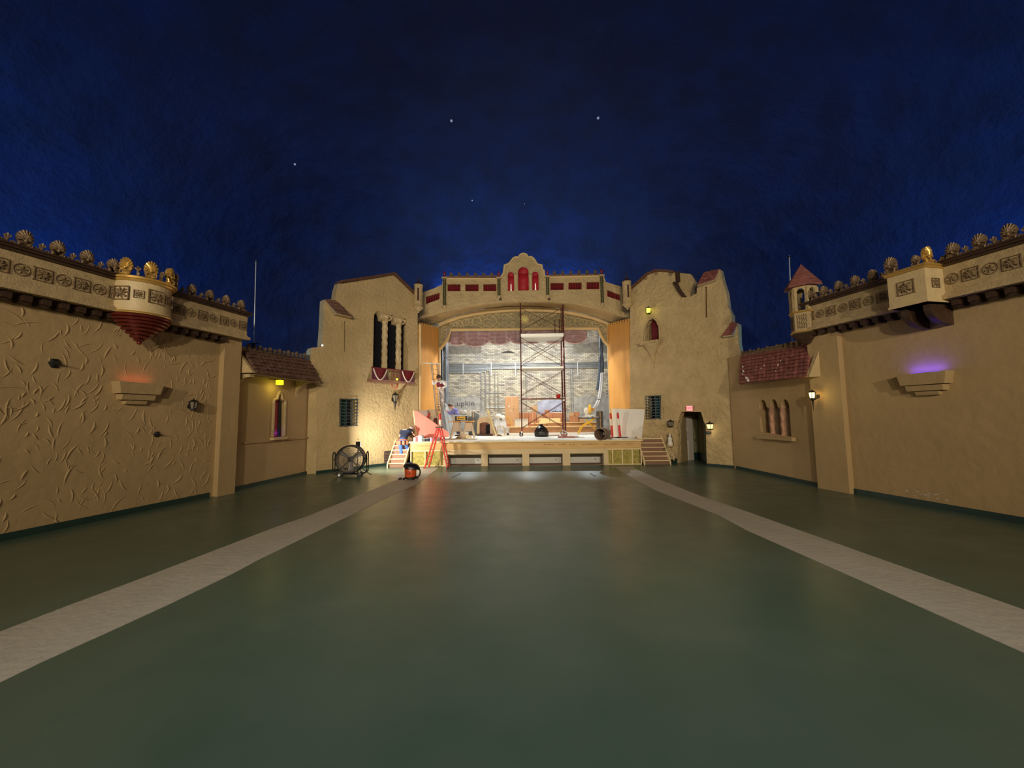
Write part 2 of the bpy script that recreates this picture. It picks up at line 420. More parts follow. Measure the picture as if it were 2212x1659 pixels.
# end pilasters
mb = MB(); mb.box(16.12, .01, 0, .52, .34, 4.42); struct('trim_3', mb, SIDE, WL.pt(0, 0), WL.ang)
mb = MB(); mb.box(.36, .01, 0, .84, .34, 4.42); struct('trim_4', mb, SIDE, WR.pt(0, 0), WR.ang)

# middle (recessed) walls
def mid_wall(PL, name, hole, loops=()):
    mb = MB(); mb.prism([(-.25, 0), (PL.L+.3, 0), (PL.L+.3, 4.3), (-.25, 4.3)], 0, .28, hole)
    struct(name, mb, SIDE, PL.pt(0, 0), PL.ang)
sl = ML.px([(589.6, 949), (589.6, 872), (594, 866), (597, 860), (600.5, 851), (604, 858), (607, 864), (611.5, 869), (611.5, 946)])
mid_wall(ML, 'wall_left_bay', [sl])
def tri_arch(PL, arcs, nb=8):
    """arcs: (xl,yl_spring,xr,yr_spring,ytop,ybot)"""
    out = []
    for (xl, xr, ytop, ybl, ybr, spr) in arcs:
        a = PL.xz(xl, ybl); b = PL.xz(xr, ybr); t = PL.xz((xl+xr)/2, ytop); s = PL.xz((xl+xr)/2, spr)
        cx = (a[0]+b[0])/2; r = (b[0]-a[0])/2; h = t[1]-s[1]
        out.append([(a[0], a[1])]+[(cx-r*math.cos(PI*i/nb), s[1]+h*math.sin(PI*i/nb)) for i in range(nb+1)]+[(b[0], b[1])])
    return out
ra = tri_arch(MR, [(1643, 1659.5, 863, 933, 935, 880), (1667, 1684, 862, 937, 939, 880), (1691, 1709.5, 862, 941, 943.5, 880)])
mid_wall(MR, 'wall_right_bay', [ra[0][:-1]+ra[1][1:-1]+ra[2][1:]])
mb = MB(); mb.box(MR.xz(1677, 900)[0], .32, .8, 2.0, .1, 2.6); struct('wall_right_bay_niche', mb, mat('niche_taupe', (150, 128, 98), .85, bump=.3, bscale=5), MR.pt(0, 0), MR.ang)
for PL, nm in ((ML, 'left_bay'), (MR, 'right_bay')):
    mb = MB(); mb.box(PL.L/2, -.01, 0, PL.L+.2, .04, .11); struct('baseboard_'+nm, mb, TEALB, PL.pt(0, 0), PL.ang)
# chair rail of the left bay
x0, z0 = ML.xz(523, 966); x1, z1 = ML.xz(585, 955); x2, _ = ML.xz(617, 950); x3, _ = ML.xz(664, 942)
mb = MB(); mb.box((x0+x1)/2, -.02, 1.34, x1-x0, .06, .05); mb.box((x2+x3)/2, -.02, 1.34, x3-x2, .06, .05); struct('trim_5', mb, SIDE, ML.pt(0, 0), ML.ang)
# return piers between bays and towers
mb = MB(); mb.slab([(-8.05, 14.55), (-7.75, 14.7), (-7.6, 15.1), (-8.3, 15.2)], 0, 3.75); struct('trim_6', mb, STUC)
# pier below right tower (corner)
# ---------------- towers
tl = TL.px([(684, 1030), (684, 835), (672, 805), (671, 757), (674, 751), (694.7, 749.5), (697.7, 711), (700.7, 647), (725, 646), (727, 628), (732, 610), (790, 601), (848, 592.5), (893, 636), (902, 640), (903.5, 1006)])
tl[0] = (tl[0][0], 0); tl[-1] = (tl[-1][0], 0)
bl = tri_arch(TL, [(805.5, 824.6, 671.3, 796, 797.5, 688)])[0]; b2 = tri_arch(TL, [(836.7, 854.2, 680, 798.5, 800, 696)])[0]; b3 = tri_arch(TL, [(866, 881, 687.8, 801, 802, 703)])[0]
hole = bl[:-1]+b2[1:-1]+b3[1:]
bwl = TL.px([(733.5, 920), (733.5, 862), (767.5, 864), (767.5, 919)])
slit = TL.px([(743.5, 760), (743.5, 694.5), (746, 694.5), (746, 760)])
mb = MB(); mb.prism(tl, 0, .38, [hole, bwl, slit]); struct('wall_tower_left', mb, STUC, TL.pt(0, 0), TL.ang)
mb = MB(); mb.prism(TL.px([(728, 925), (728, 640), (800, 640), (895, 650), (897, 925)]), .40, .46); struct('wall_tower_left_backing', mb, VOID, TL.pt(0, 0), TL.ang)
tr = TR.px([(1361, 1006), (1361, 626), (1367, 623), (1385, 608), (1392, 598), (1400, 593), (1421, 585.6), (1440, 586), (1457.6, 588.6), (1459, 611), (1463, 620), (1466.6, 626), (1471, 632), (1478.7, 643), (1486, 641), (1493.8, 640), (1499, 636), (1505, 634),
            (1505.5, 614), (1521, 600), (1545, 602), (1554.7, 581), (1562, 610), (1569, 632), (1572, 662.5), (1581, 680.6), (1581, 695.7), (1594.7, 698.7), (1596, 741), (1600.8, 768), (1597, 822), (1606.8, 846), (1611, 930), (1613, 1013)])
tr[0] = (tr[0][0], 0); tr[-1] = (tr[-1][0], 0)
bwr = TR.px([(1400, 904), (1400, 856), (1427.5, 856), (1427.5, 902.5)])
dr = TR.px([(1463.5, 1004), (1463.5, 915), (1466, 904), (1471.7, 889.3), (1514, 890), (1520, 909.7), (1524.5, 918.7), (1527, 1007)])
dr[0] = (dr[0][0], 0.0); dr[-1] = (dr[-1][0], 0.0)
nch = TR.px([(1392.8, 741), (1393.7, 705), (1398, 697), (1401.8, 690), (1407, 689), (1410.8, 685.5), (1415, 689), (1419.9, 694), (1422, 700), (1425, 705), (1426, 740)])
slr = TR.px([(1523.5, 686), (1523, 619), (1526.5, 619), (1527.5, 686)])
# the door reaches the floor: notch the outline
trd = [p for p in tr[:1]]+tr[1:]
outline = tr[:]+[dr[-1]]+list(reversed(dr[1:-1]))+[dr[0]]
mb = MB(); mb.prism(outline, 0, .38, [bwr, nch, slr]); struct('wall_tower_right', mb, STUCR, TR.pt(0, 0), TR.ang)
mb = MB(); mb.prism(TR.px([(1384, 925), (1384, 640), (1448, 640), (1448, 870), (1440, 925)]), .42, .48); mb.prism(TR.px([(1518, 690), (1518, 610), (1532, 610), (1532, 690)]), .1, .14); struct('wall_tower_right_backing', mb, mat('niche_back', (120, 98, 68), .9), TR.pt(0, 0), TR.ang)
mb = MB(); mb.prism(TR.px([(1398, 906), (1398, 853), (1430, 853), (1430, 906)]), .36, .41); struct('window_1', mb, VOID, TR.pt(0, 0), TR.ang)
# set-back wall seen through the broken parapet
mb = MB(); mb.prism(TR.px([(1455, 650), (1455, 590), (1459, 588.6), (1491, 591.6), (1500, 605), (1507, 620), (1509, 650)], -.5), .5, .7); struct('wall_tower_right_rear', mb, STUC, TR.pt(0, 0), TR.ang)
mb = MB(); a = TR.px([(1491, 650), (1494, 628), (1499, 613), (1508, 612), (1508, 650)], -.4); mb.prism(a, .4, .5); struct('trim_7', mb, mat('grey_plaster', (128, 116, 96), .85), TR.pt(0, 0), TR.ang)
# door passage
dx0 = dr[0][0]; dx1 = dr[-1][0]
PASS = mat('passage_olive', (112, 108, 76), .8, var=.06, vscale=1)
PD0, PD1 = TR.pt(dx0, 0, -.3), TR.pt(dx1, 0, -.3)
PB0, PB1, PB2 = Vector((7.66, 17.9, 0)), Vector((7.99, 18.02, 0)), Vector((8.3, 18.2, 0))
def wseg(A, B, z0, z1, m, name, th=.08, kind=True):
    q = Plane(A, B); mb = MB(); mb.box(q.L/2, th/2, z0, q.L, th, z1-z0); return struct(name, mb, m, q.pt(0, 0), q.ang)
wseg(PD0, PB0, 0, 2.5, mat('passage_tan', (150, 128, 92), .8), 'wall_passage_left'); wseg(PB0, PB1, 0, 2.0, mat('pale_door', (196, 186, 176), .5), 'door_1')
wseg(PB0, PB1, 2.0, 2.5, PASS, 'trim_21'); wseg(PB1, PB2, 0, 2.5, mat('passage_sage', (140, 136, 100), .8), 'wall_passage_back'); wseg(PB2, PD1, 0, 2.5, PASS, 'wall_passage_right')
mb = MB(); mb.slab([(7.1, 16.95), (8.0, 16.15), (8.6, 18.4), (7.3, 18.4)], 2.3, 2.4); struct('ceiling_passage', mb, PASS)
for A_, B_, n_ in ((PB1, PB2, 'back'), (PB2, PD1, 'right')): q = Plane(A_, B_); struct('baseboard_passage_'+n_, MB().box(q.L/2, -.01, 0, q.L, .03, .34), TEALB, q.pt(0, 0), q.ang)
# baseboards at towers
mb = MB(); mb.box(TL.L/2, -.01, 0, TL.L, .05, .1); struct('baseboard_tower_left', mb, TEALB, TL.pt(0, 0), TL.ang)
mb = MB(); xs = TR.xz(1612, 1010)[0]; mb.box((dx1+xs)/2+.02, -.01, 0, xs-dx1, .05, .09); mb.box((dx0)/2, -.01, 0, dx0, .05, .2); struct('baseboard_tower_right', mb, TEALB, TR.pt(0, 0), TR.ang)

# ---------------- proscenium bridge
top = [(888, 640), (912.8, 631.7), (935, 624), (956.9, 613.6), (958.5, 602), (1010, 602), (1077, 602), (1081, 600), (1088, 590), (1090, 573), (1099.3, 569.6), (1104, 564), (1108.3, 558.3), (1114, 555.3), (1119.6, 556), (1122, 552), (1125.3, 549.2), (1131, 547.6), (1136.6, 549.5), (1139, 552),
       (1141, 556), (1146.7, 554.4), (1152.4, 558.3), (1157, 565), (1160.3, 570.7), (1170.5, 573), (1171.6, 583), (1175, 584), (1176, 595.6), (1181.8, 599), (1240, 597.5), (1302.7, 596), (1306, 608), (1325, 614), (1345.6, 620.4), (1374, 628)]
bot = [(1374, 700), (1357, 686), (1330, 677), (1300, 668), (1265, 659.5), (1230, 654), (1180, 650.8), (1130, 650), (1085, 652), (1040, 656.5), (1010, 661), (985, 666), (945, 676), (903, 688), (888, 700)]
def arc_hole(xl, xr, yt, yb):
    a = BR.xz(xl, yb); b = BR.xz(xr, yb); t = BR.xz(xl, yt); return arch(a[0], b[0], a[1], t[1], 12)
holes = [arc_hole(1118.5, 1143.4, 576.3, 627.6), arc_hole(1096.3, 1111.7, 587, 628.5), arc_hole(1149, 1164.8, 586, 627)]
GR = [[(966.6, 629), (966.6, 613.7), (994.6, 613.7), (994.6, 629)], [(1005, 629), (1005, 613.7), (1033.7, 613.7), (1033.7, 629)], [(1044.3, 628.8), (1044.3, 613.5), (1072.4, 613.5), (1072.4, 628.8)],
      [(1189, 626.5), (1189, 611.2), (1217.5, 611), (1217.5, 626.3)], [(1228, 625.6), (1228, 610.5), (1256.6, 610), (1256.6, 625.2)], [(1267, 625), (1267, 609.5), (1295, 609), (1295, 624.4)],
      [(919.8, 657), (919.8, 640.8), (949.6, 631.7), (949.6, 646)], [(1311.6, 640), (1311.6, 626), (1340, 637), (1340, 649.5)]]
holes += [BR.px(g) for g in GR]
# the face stands 0.5 m proud of its backing
mb = MB(); mb.prism(BR.px(top)+BR.px(bot), 0, .35, holes); struct('wall_proscenium', mb, STUCR, BR.pt(0, 0), 0)
mb = MB(); mb.prism(BR.px([(958, 640), (958, 606), (1082, 606), (1082, 640)]), .36, .4); mb.prism(BR.px([(1180, 640), (1180, 604), (1300, 604), (1300, 640)]), .36, .4)
mb.prism(BR.px([(915, 665), (915, 643), (955, 628), (955, 655)]), .36, .4); mb.prism(BR.px([(1307, 655), (1307, 622), (1346, 635), (1346, 660)]), .36, .4)
struct('wall_proscenium_backing', mb, DRED, BR.pt(0, 0), 0)
# cream edge moulding of the parapet
mb = MB(); pp = [(x, -.02, z) for x, z in BR.px(top[3:-3], .02)]; mb.tube(pp, .055, 8); struct('trim_8', mb, mat('cream_moulding', (214, 186, 132), .6), BR.pt(0, 0), 0)
# soffit between bridge face and inner arch, arch band
ringo = [(903, 712), (925, 706), (946.7, 699.5), (968, 689), (993, 680), (1026, 671.5), (1061, 665.6), (1095, 662.8), (1128.6, 662), (1163, 662.8), (1196.5, 665.6), (1230, 671), (1264, 679), (1290, 687.5), (1316, 698.4), (1336, 704), (1360, 710)]
bots = list(reversed(bot[1:-1]))
def resamp(pts, n):
    L = [0]
    for a, b in zip(pts, pts[1:]): L.append(L[-1]+math.hypot(b[0]-a[0], b[1]-a[1]))
    out = []
    for i in range(n+1):
        t = L[-1]*i/n; k = max(j for j in range(len(L)) if L[j] <= t+1e-9); k = min(k, len(pts)-2); f = (t-L[k])/(L[k+1]-L[k])
        out.append((pts[k][0]+(pts[k+1][0]-pts[k][0])*f, pts[k][1]+(pts[k+1][1]-pts[k][1])*f))
    return out
A = [BR.pt(*BR.xz(*p), -.02) for p in resamp(bots, 40)]; B = [RG.pt(*RG.xz(*p), .2) for p in resamp(ringo, 40)]
def sof(u, v):
    i = min(int(round(u*40)), 40); p = A[i].lerp(B[i], v); p = p.copy(); p.z += .35*math.sin(PI*v)*(.4+.6*math.sin(PI*u)); return p
mb = MB(); mb.grid(sof, 40, 8); struct('ceiling_soffit', mb, STUC, smooth=True, solid=.06)
ringi = [(948, 705.5), (970, 696.5), (993, 688), (1026, 681), (1061, 676), (1100, 673), (1135, 672.4), (1175, 673.6), (1219, 677), (1252, 683), (1282, 690.5), (1300, 697), (1317, 703.5)]
ro = [p for p in ringo if 946 <= p[0] <= 1317]
mb = MB(); mb.prism(RG.px(ro, .2)+list(reversed(RG.px(ringi, .2))), -.2, .15); struct('trim_9', mb, mat('arch_band', (206, 178, 126), .6, bump=.2, bscale=12), RG.pt(0, 0), 0)
opening = [(972.7, 716), (967, 733), (964.5, 739), (956, 748), (949.5, 757), (947, 765)]
openr = [(1293.6, 713), (1295.5, 723), (1302.4, 737.7), (1312, 747.4), (1317, 752), (1319, 762)]
spand = [(x, y+1) for x, y in ringi]
poly = [(944, 765), (942, 706)]+spand+[(1322, 704), (1322, 762)]+list(reversed(openr))+opening
SPM = mat('green_grey_spandrel', (140, 130, 100), .8, bump=.4, bscale=10, var=.2, vscale=3)
mb = MB(); mb.prism(RG.px(poly), 0, .12); struct('wall_spandrel', mb, SPM, RG.pt(0, 0), 0)
# lintel moulding and chamfer moulding
mb = MB(); lint = [(949, 756), (957, 747), (965, 737), (969, 728), (975, 712.5), (1132, 711), (1292, 709.5), (1297, 722), (1304, 736), (1313, 745), (1319, 751)]
mb.tube([(x, -.05, z) for x, z in RG.px(lint, .05)], .085, 8); struct('trim_10', mb, mat('arch_band', (206, 178, 126)), RG.pt(0, 0), 0)

# ---------------- stage house
mb = MB(); mb.box(0, .15, 0, 16, .3, 11); struct('wall_stage_back', mb, BRICK, BW.pt(7, 0), 0)
mb = MB(); mb.box(-7.2, 24, 0, .3, 6, 11); mb.box(-6.2, 21.5, 0, 2.2, .2, 11); struct('wall_stage_left', mb, mat('stage_house_grey', (96, 96, 98), .9))
mb = MB(); mb.box(7.4, 24, 0, .3, 6, 11); mb.box(6.4, 21.5, 0, 2.2, .2, 11); struct('wall_stage_right', mb, mat('stage_house_grey', (96, 96, 98), .9))
mb = MB(); mb.box(0, 24, 11, 15, 6.2, .2); mb.box(0, 21.45, 8.2, 11, .1, 3); struct('ceiling_stage', mb, mat('stage_house_grey', (96, 96, 98), .9))
# white-washed patches low on the back wall
def patch(px, m, nm, th=.012):
    mb = MB(); mb.prism(BW.px(px), -th, 0); struct(nm, mb, m, BW.pt(0, 0), 0)
WW = mat('thin_whitewash', (176, 176, 172), .8, var=.3, vscale=3, bump=.5, bscale=8)
patch([(965, 930), (965, 858), (1030, 856), (1046, 872), (1046, 930)], WW, 'trim_11')
patch([(1236, 930), (1236, 858), (1316, 856), (1316, 930)], WW, 'trim_13')
patch([(1165, 900), (1160, 868), (1180, 863), (1216, 864), (1218, 900)], mat('blue_white_patch', (184, 192, 214), .8, var=.3, vscale=2.5), 'trim_14', .02)
# stage deck and apron
deck = [(-4.72, 16.62), (5.1, 16.62), (5.1, 18.5), (4.75, 21.25), (7.2, 21.45), (7.2, 26.55), (-7, 26.55), (-7, 21.45), (-4.42, 21.25), (-4.75, 18.5)]
mb = MB(); mb.slab(deck, DZ-.06, DZ); struct('floor_stage', mb, mat('dusty_deck_board', (212, 202, 182), .6, var=.12, vscale=1.2, bump=.1, bscale=4))

# splayed plywood reveals between towers and inner arch
def splay(A, B, zt0, zt1, nm, side):
    PLn = Plane(A, B); mb = MB(); L = PLn.L
    pts = [(0, 1.05), (L, 1.05)]
    k = 9; topl = []
    for i in range(k):
        for f, dz in ((0.02, -.13), (.62, -.13), (.62, 0), (.98, 0)):
            t = (i+f)/k; topl.append((L*t, zt0+(zt1-zt0)*t+dz))
    mb.prism(pts+list(reversed(topl)), 0, .06)
    struct(nm, mb, PLY, PLn.pt(0, 0), PLn.ang); return PLn
SPL = splay((-4.90, 18.45), (-4.46, 21.2), 6.74, 7.12, 'wall_splay_left', 0)
SPR = splay((4.93, 21.2), (5.36, 18.45), 7.15, 6.76, 'wall_splay_right', 1)
mb = MB(); mb.box(.05, -.04, 1.05, .1, .1, 5.6); struct('trim_15', mb, PINE, SPL.pt(.1, 0), SPL.ang)
mb = MB(); mb.box(0, -.03, 1.05, .1, .1, 6.0); struct('trim_16', mb, OSB, (4.97, 21.2, 0), 0)
mb = MB(); mb.box(0, -.03, 1.05, .1, .1, 4.9); struct('trim_17', mb, OSB, (-4.40, 21.2, 0), 0)

# ---------------- plaster sky vault
def sky(u, v):
    # u along 0..1 around the hall's long axis cross-section, v front-back
    th = PI*u; c, s = math.cos(th), math.sin(th)
    ph = PI*(v-.5); cp, sp = math.cos(ph), math.sin(ph)
    f = lambda q, e: math.copysign(abs(q)**e, q)
    k = f(cp, .42)
    return Vector((.25-13.2*f(c, .72)*k, 5.2+15.35*f(sp, .42), 3.2+11.0*f(s, .85)*k))
mb = MB(); mb.grid(lambda u, v: sky(u, .04+.96*v), 64, 64); bmesh.ops.remove_doubles(mb.b, verts=mb.b.verts[:], dist=.001)
kill = [f for f in mb.b.faces if f.calc_center_median().y > 19 and abs(f.calc_center_median().x-.2) < 5.6 and f.calc_center_median().z < 8.7]
bmesh.ops.delete(mb.b, geom=kill, context='FACES')
SKYO = struct('ceiling', mb, SKY, smooth=True)

# ================================================================ ORNAMENTED CORNICES
def palmette_mb(h, big=True):
    mb = palmette_raw(h*1.12, big)
    for v in mb.b.verts: v.co.x *= .66
    return mb
def palmette_raw(h, big=True):
    """antefix: fan of petals on a scrolled base, local x width, z up, front -y"""
    mb = MB(); cz = h*.5
    if big:
        r = h*.46; n = 9
        fan = [(-r*.45, h*.12)]+[(r*(1+.05*(k % 2))*math.cos(math.radians(205-230*k/16)), cz+r*math.sin(math.radians(205-230*k/16))) for k in range(17)]+[(r*.45, h*.12)]
        mb.prism(fan, -.015, .03)
        for i in range(n):
            a = math.radians(-12+204*i/(n-1)); mb.tube([(0, -.03, cz*.7), (r*.55*math.cos(a), -.045, cz+r*.5*math.sin(a)), (r*1.0*math.cos(a), -.02, cz+r*1.02*math.sin(a))], [h*.03, h*.06, h*.065], 6)
        mb.ball((0, -.04, cz*.8), h*.11, 8, 6, (1, .6, 1))
        for sx in (-1, 1): mb.tube([(sx*h*.1, -.03, 0), (sx*h*.36, -.04, h*.05), (sx*h*.4, -.03, h*.2), (sx*h*.25, -.03, h*.2)], h*.055, 6)
        mb.box(0, .01, 0, h*.5, .05, h*.35)
    else:
        for i in range(3):
            a = math.radians(35+55*i); mb.tube([(0, -.01, h*.4), (h*.38*math.cos(a), -.03, h*.5+h*.42*math.sin(a))], [h*.09, h*.13], 6)
        mb.box(0, .01, 0, h*.3, .05, h*.6); mb.ball((0, -.03, h*.4), h*.14, 8, 6, (1, .6, 1))
    return mb
def scroll_mb(L, h):
    mb = MB()
    for sx in (-1, 1):
        mb.tube(spline([(sx*L*.48, 0, .01), (sx*L*.3, -.01, h*.75), (sx*L*.12, -.01, h*.6), (sx*L*.1, -.01, h*.2), (sx*L*.22, -.01, h*.25)], 4), h*.16, 6)
    mb.box(0, .015, 0, L, .05, h*.4); return mb
def rosette_mb(s, square):
    mb = MB(); t = .012
    if square:
        for a, b, c, d in ((0, s*.47, s, s*.06), (0, -s*.47, s, s*.06)): mb.box(a, -t, b-d/2, c, t*2, d)
        for a in (-1, 1): mb.box(a*s*.47, -t, -s/2, s*.06, t*2, s)
        for i in range(8):
            a = i*PI/4; R = s*.2; mb.tube([(0, -t*2, 0), (R*math.cos(a), -t*3, R*math.sin(a)), (2.0*R*math.cos(a+.25), -t, 2.0*R*math.sin(a+.25))], [s*.02, s*.06, s*.03], 5)
        for i in range(4):
            a = PI/4+i*PI/2; mb.ball((s*.36*math.cos(a), -t, s*.36*math.sin(a)), s*.07, 6, 4, (1, .4, 1))
    else:
        mb.tube([(s*.42*math.cos(a*PI/8), -t, s*.42*math.sin(a*PI/8)) for a in range(16)], s*.035, 6, closed=True)
        for i in range(6):
            a = i*PI/3; mb.tube([(s*.08*math.cos(a), -t*2, s*.08*math.sin(a)), (s*.3*math.cos(a+.3), -t, s*.3*math.sin(a+.3))], [s*.03, s*.05], 5)
        mb.ball((0, -t, 0), s*.09, 6, 4, (1, .5, 1))
    return mb
class Proto:
    def __init__(s): s.d = {}
    def put(s, key, mk, name, m, parent, loc, rot=0, label=None):
        if key not in s.d:
            o = mk().build(name, m); s.d[key] = o.data; s.d[(key, 'o')] = 1
        else:
            o = bpy.data.objects.new(name, s.d[key]); COL.objects.link(o)
        o.parent = parent; o.location = loc; o.rotation_euler = (0, 0, rot)
        if label: o['label'] = label
        return o
PR = Proto()
def cornice_run(PL, x0, x1, label, n=.3, skip=()):
    """frieze, mouldings, corbels and cresting between local x0..x1"""
    t = thing('cornice', label, 'cornice', PL.pt(x0, 4.4), PL.ang)
    L = x1-x0
    mb = MB(); mb.prism([(0, .05), (L, .05), (L, .74), (0, .74)], -n, .1); mb.build('frieze', CAST, t)
    mb = MB(); mb.box(L/2, -n-.03, .0, L+.04, .16, .09); mb.box(L/2, -n-.012, .09, L, .06, .05); mb.build('lower_moulding', CAST, t)
    mb = MB(); mb.box(L/2, -n-.02, .7, L+.03, .1, .04); mb.box(L/2, -n-.05, .74, L+.06, .14, .04); mb.box(L/2, -n+.06, .78, L+.08, .42, .035); mb.build('upper_moulding', DARKB, t)
    return t
def dress(t, x0, x1, base, n=.3, corb=.24, pal=.39, fr=.27, phase=0, pmin=0, cskip=None):
    L = x1-x0
    if fr:
        k = int(L/fr)
        for i in range(k):
            x = (i+.5)*L/k
            PR.put(('ros', (i+phase) % 2), lambda: rosette_mb(.25, (i+phase) % 2 == 0), 'frieze_panel', CASTD, t, (x, -n, .41))
    if pal:
        k = max(1, int(L/pal))
        for i in range(k):
            x = (i+.5)*L/k
            PR.put('pal', lambda: palmette_mb(.30), 'palmette', CREST, t, (x, -n-.02, .81))
            if i < k-1: PR.put('pals', lambda: palmette_mb(.17, False), 'small_palmette', CREST, t, ((i+1)*L/k, -n-.02, .81))
            for q in (.27, .73): PR.put('scr', lambda: scroll_mb(.17, .09), 'scroll', CREST, t, ((i+q)*L/k, -n-.02, .81))
    if corb:
        k = int(L/corb)
        for i in range(k):
            x = (i+.5)*L/k
            if cskip and cskip[0] < x+x0 < cskip[1]: continue
            PR.put('corb', lambda: MB().box(0, -.14, -.13, corb*.52, .28, .12).box(0, -.11, -.155, corb*.42, .2, .03), 'corbel', DARKB, t, (x, 0, 0))
DRx, DRr = 13.70, .55
t = cornice_run(WL, 10.3, DRx-.36, 'antiqued tan cornice with square and round relief panels, nearest run on the left wall'); dress(t, 10.3, DRx-.36, 4.4)
t = cornice_run(WL, DRx+.36, 16.40, 'short tan cornice run on the left wall, between the round balcony and the blue sky corner'); dress(t, DRx+.36, 16.38, 4.4, phase=1, cskip=(15.85, 17))
bx0, bx1 = WR.L-14.05, WR.L-13.38
t = cornice_run(WR, .06, bx0, 'tan cornice run on the right wall, between the hexagonal turret and the square box balcony'); dress(t, .06, bx0, 4.4)
t2 = cornice_run(WR, bx1, 5.9, 'antiqued tan cornice with relief panels, nearest run on the right wall'); dress(t2, bx1, 5.9, 4.4, phase=1)
# torn white paper corner on the right frieze
x, z = WR.xz(1846, 683, .31); mb = MB(); mb.prism([(x-.05, z+.04), (x+.05, z+.03), (x+.005, z-.05)], -.335, -.325); tag(mb.build('paper_scrap', WHITE, None, WR.pt(0, 0), WR.ang), 'small white triangular paper scrap stuck low on the right wall frieze', 'paper')

# round balcony on the left wall
rb = thing('round_balcony', 'half-round plaster balcony with copper stepped cone bottom on the left wall', 'balcony', WL.pt(DRx, 4.4, .28), WL.ang)
def half(prof, seg=28): return MB().lathe(prof, (0, 0, 0), seg, PI, 2*PI)
half([(0, .02), (DRr-.02, .02), (DRr-.02, .09), (DRr-.04, .1), (DRr-.04, .72), (0, .72)]).build('drum', mat('pale_gilt_plaster', (206, 182, 136), .5, bump=.2, bscale=20, var=.08, vscale=6), rb)
half([(0, .70), (DRr, .70), (DRr+.02, .74), (DRr+.05, .75), (DRr+.06, .79), (DRr, .82), (0, .82)]).build('rim_moulding', GOLD, rb)
half([(0, -.0), (DRr, 0), (DRr+.01, .025), (DRr-.01, .05), (0, .05)]).build('lower_moulding', GOLD, rb)
pr = []; zz = 0
for rr, h in zip((.54, .515, .475, .42, .345, .26, .175, .1), (.07, .065, .065, .07, .07, .07, .07, .06)):
    pr += [(rr-.03, zz), (rr, zz-h*.15), (rr+.008, zz-h*.5), (rr-.004, zz-h*.85), (rr-.035, zz-h)]; zz -= h
pr += [(.0, zz-.02)]
half([(0, 0)]+pr).build('stepped_base', COPPER, rb)
MB().ball((0, -.03, zz-.03), .045, 10, 8).build('drop_finial', COPPER, rb)
for i, a in enumerate((-160, -128, -96, -64, -36)):
    r = math.radians(a); R = DRr-.035
    o = rosette_mb(.3 if i % 2 == 0 else .17, True).build('relief_panel', CASTD, rb); o.location = (R*math.cos(r), R*math.sin(r), .42); o.rotation_euler = (0, 0, r+PI/2)
for i in range(9):
    r = math.radians(-172+164*i/8); R = DRr
    big = i % 2 == 1
    o = palmette_mb(.33 if big else .19, big).build('palmette' if big else 'small_palmette', GOLD if big else CREST, rb); o.location = (R*math.cos(r), R*math.sin(r), .82); o.rotation_euler = (0, 0, r+PI/2)
# box balcony on the right wall
bb = thing('box_balcony', 'square plaster box balcony on two curved brackets, right wall', 'balcony', WR.pt((bx0+bx1)/2, 4.35, .0), WR.ang)
W_ = bx1-bx0; PG = mat('pale_gilt_plaster', (206, 182, 136))
MB().box(0, -.4, .0, W_, .8, .72).build('box', PG, bb)
MB().box(0, -.4, .72, W_+.06, .86, .05).box(0, -.4, .77, W_+.1, .92, .035).build('rim_moulding', GOLD, bb)
MB().box(0, -.4, -.0, W_+.03, .84, .05).build('lower_moulding', PG, bb)
for sx in (-1, 1):
    mb = MB(); pts = [(0, -.02), (-.62, -.02)]+[(-.62+.0+.5*(1-math.cos(a)), -.08-.34*math.sin(a)) for a in [PI/2*i/8 for i in range(9)]]+[(0, -.44)]
    b = MB(); vs = [(-p[0], p[1]) for p in pts]
    for v in (-.06, .06): pass
    tri = geometry.tessellate_polygon([[Vector((p[0], p[1], 0)) for p in pts]])
    f = [b.b.verts.new((sx*.2-.06, p[0], p[1])) for p in pts]; k = [b.b.verts.new((sx*.2+.06, p[0], p[1])) for p in pts]
    for q in tri: b.face([f[i] for i in q]); b.face([k[i] for i in reversed(q)])
    for i in range(len(pts)): b.face([f[i], f[(i+1) % len(pts)], k[(i+1) % len(pts)], k[i]])
    b.build('bracket', DARKB, bb)
o = rosette_mb(.2, True).build('relief_panel', CASTD, bb); o.location = (W_/2, -.55, .4); o.rotation_euler = (0, 0, PI/2); o['label'] = 'dark relief square on the face toward the room rear'
o = rosette_mb(.3, True).build('relief_panel', CASTD, bb); o.location = (0, -.8, .4)
for i, (x, y, r) in enumerate([(W_/2, -.7, PI/2), (W_/2, -.22, PI/2), (-W_/3, -.83, 0), (W_/3, -.83, 0)]):
    o = palmette_mb(.33 if i in (0, 2) else .2, True).build('palmette', GOLD if i < 2 else CREST, bb); o.location = (x, y, .8); o.rotation_euler = (0, 0, r)
o = scroll_mb(.4, .12).build('scroll', CREST, bb); o.location = (W_/2, -.45, .8); o.rotation_euler = (0, 0, PI/2)

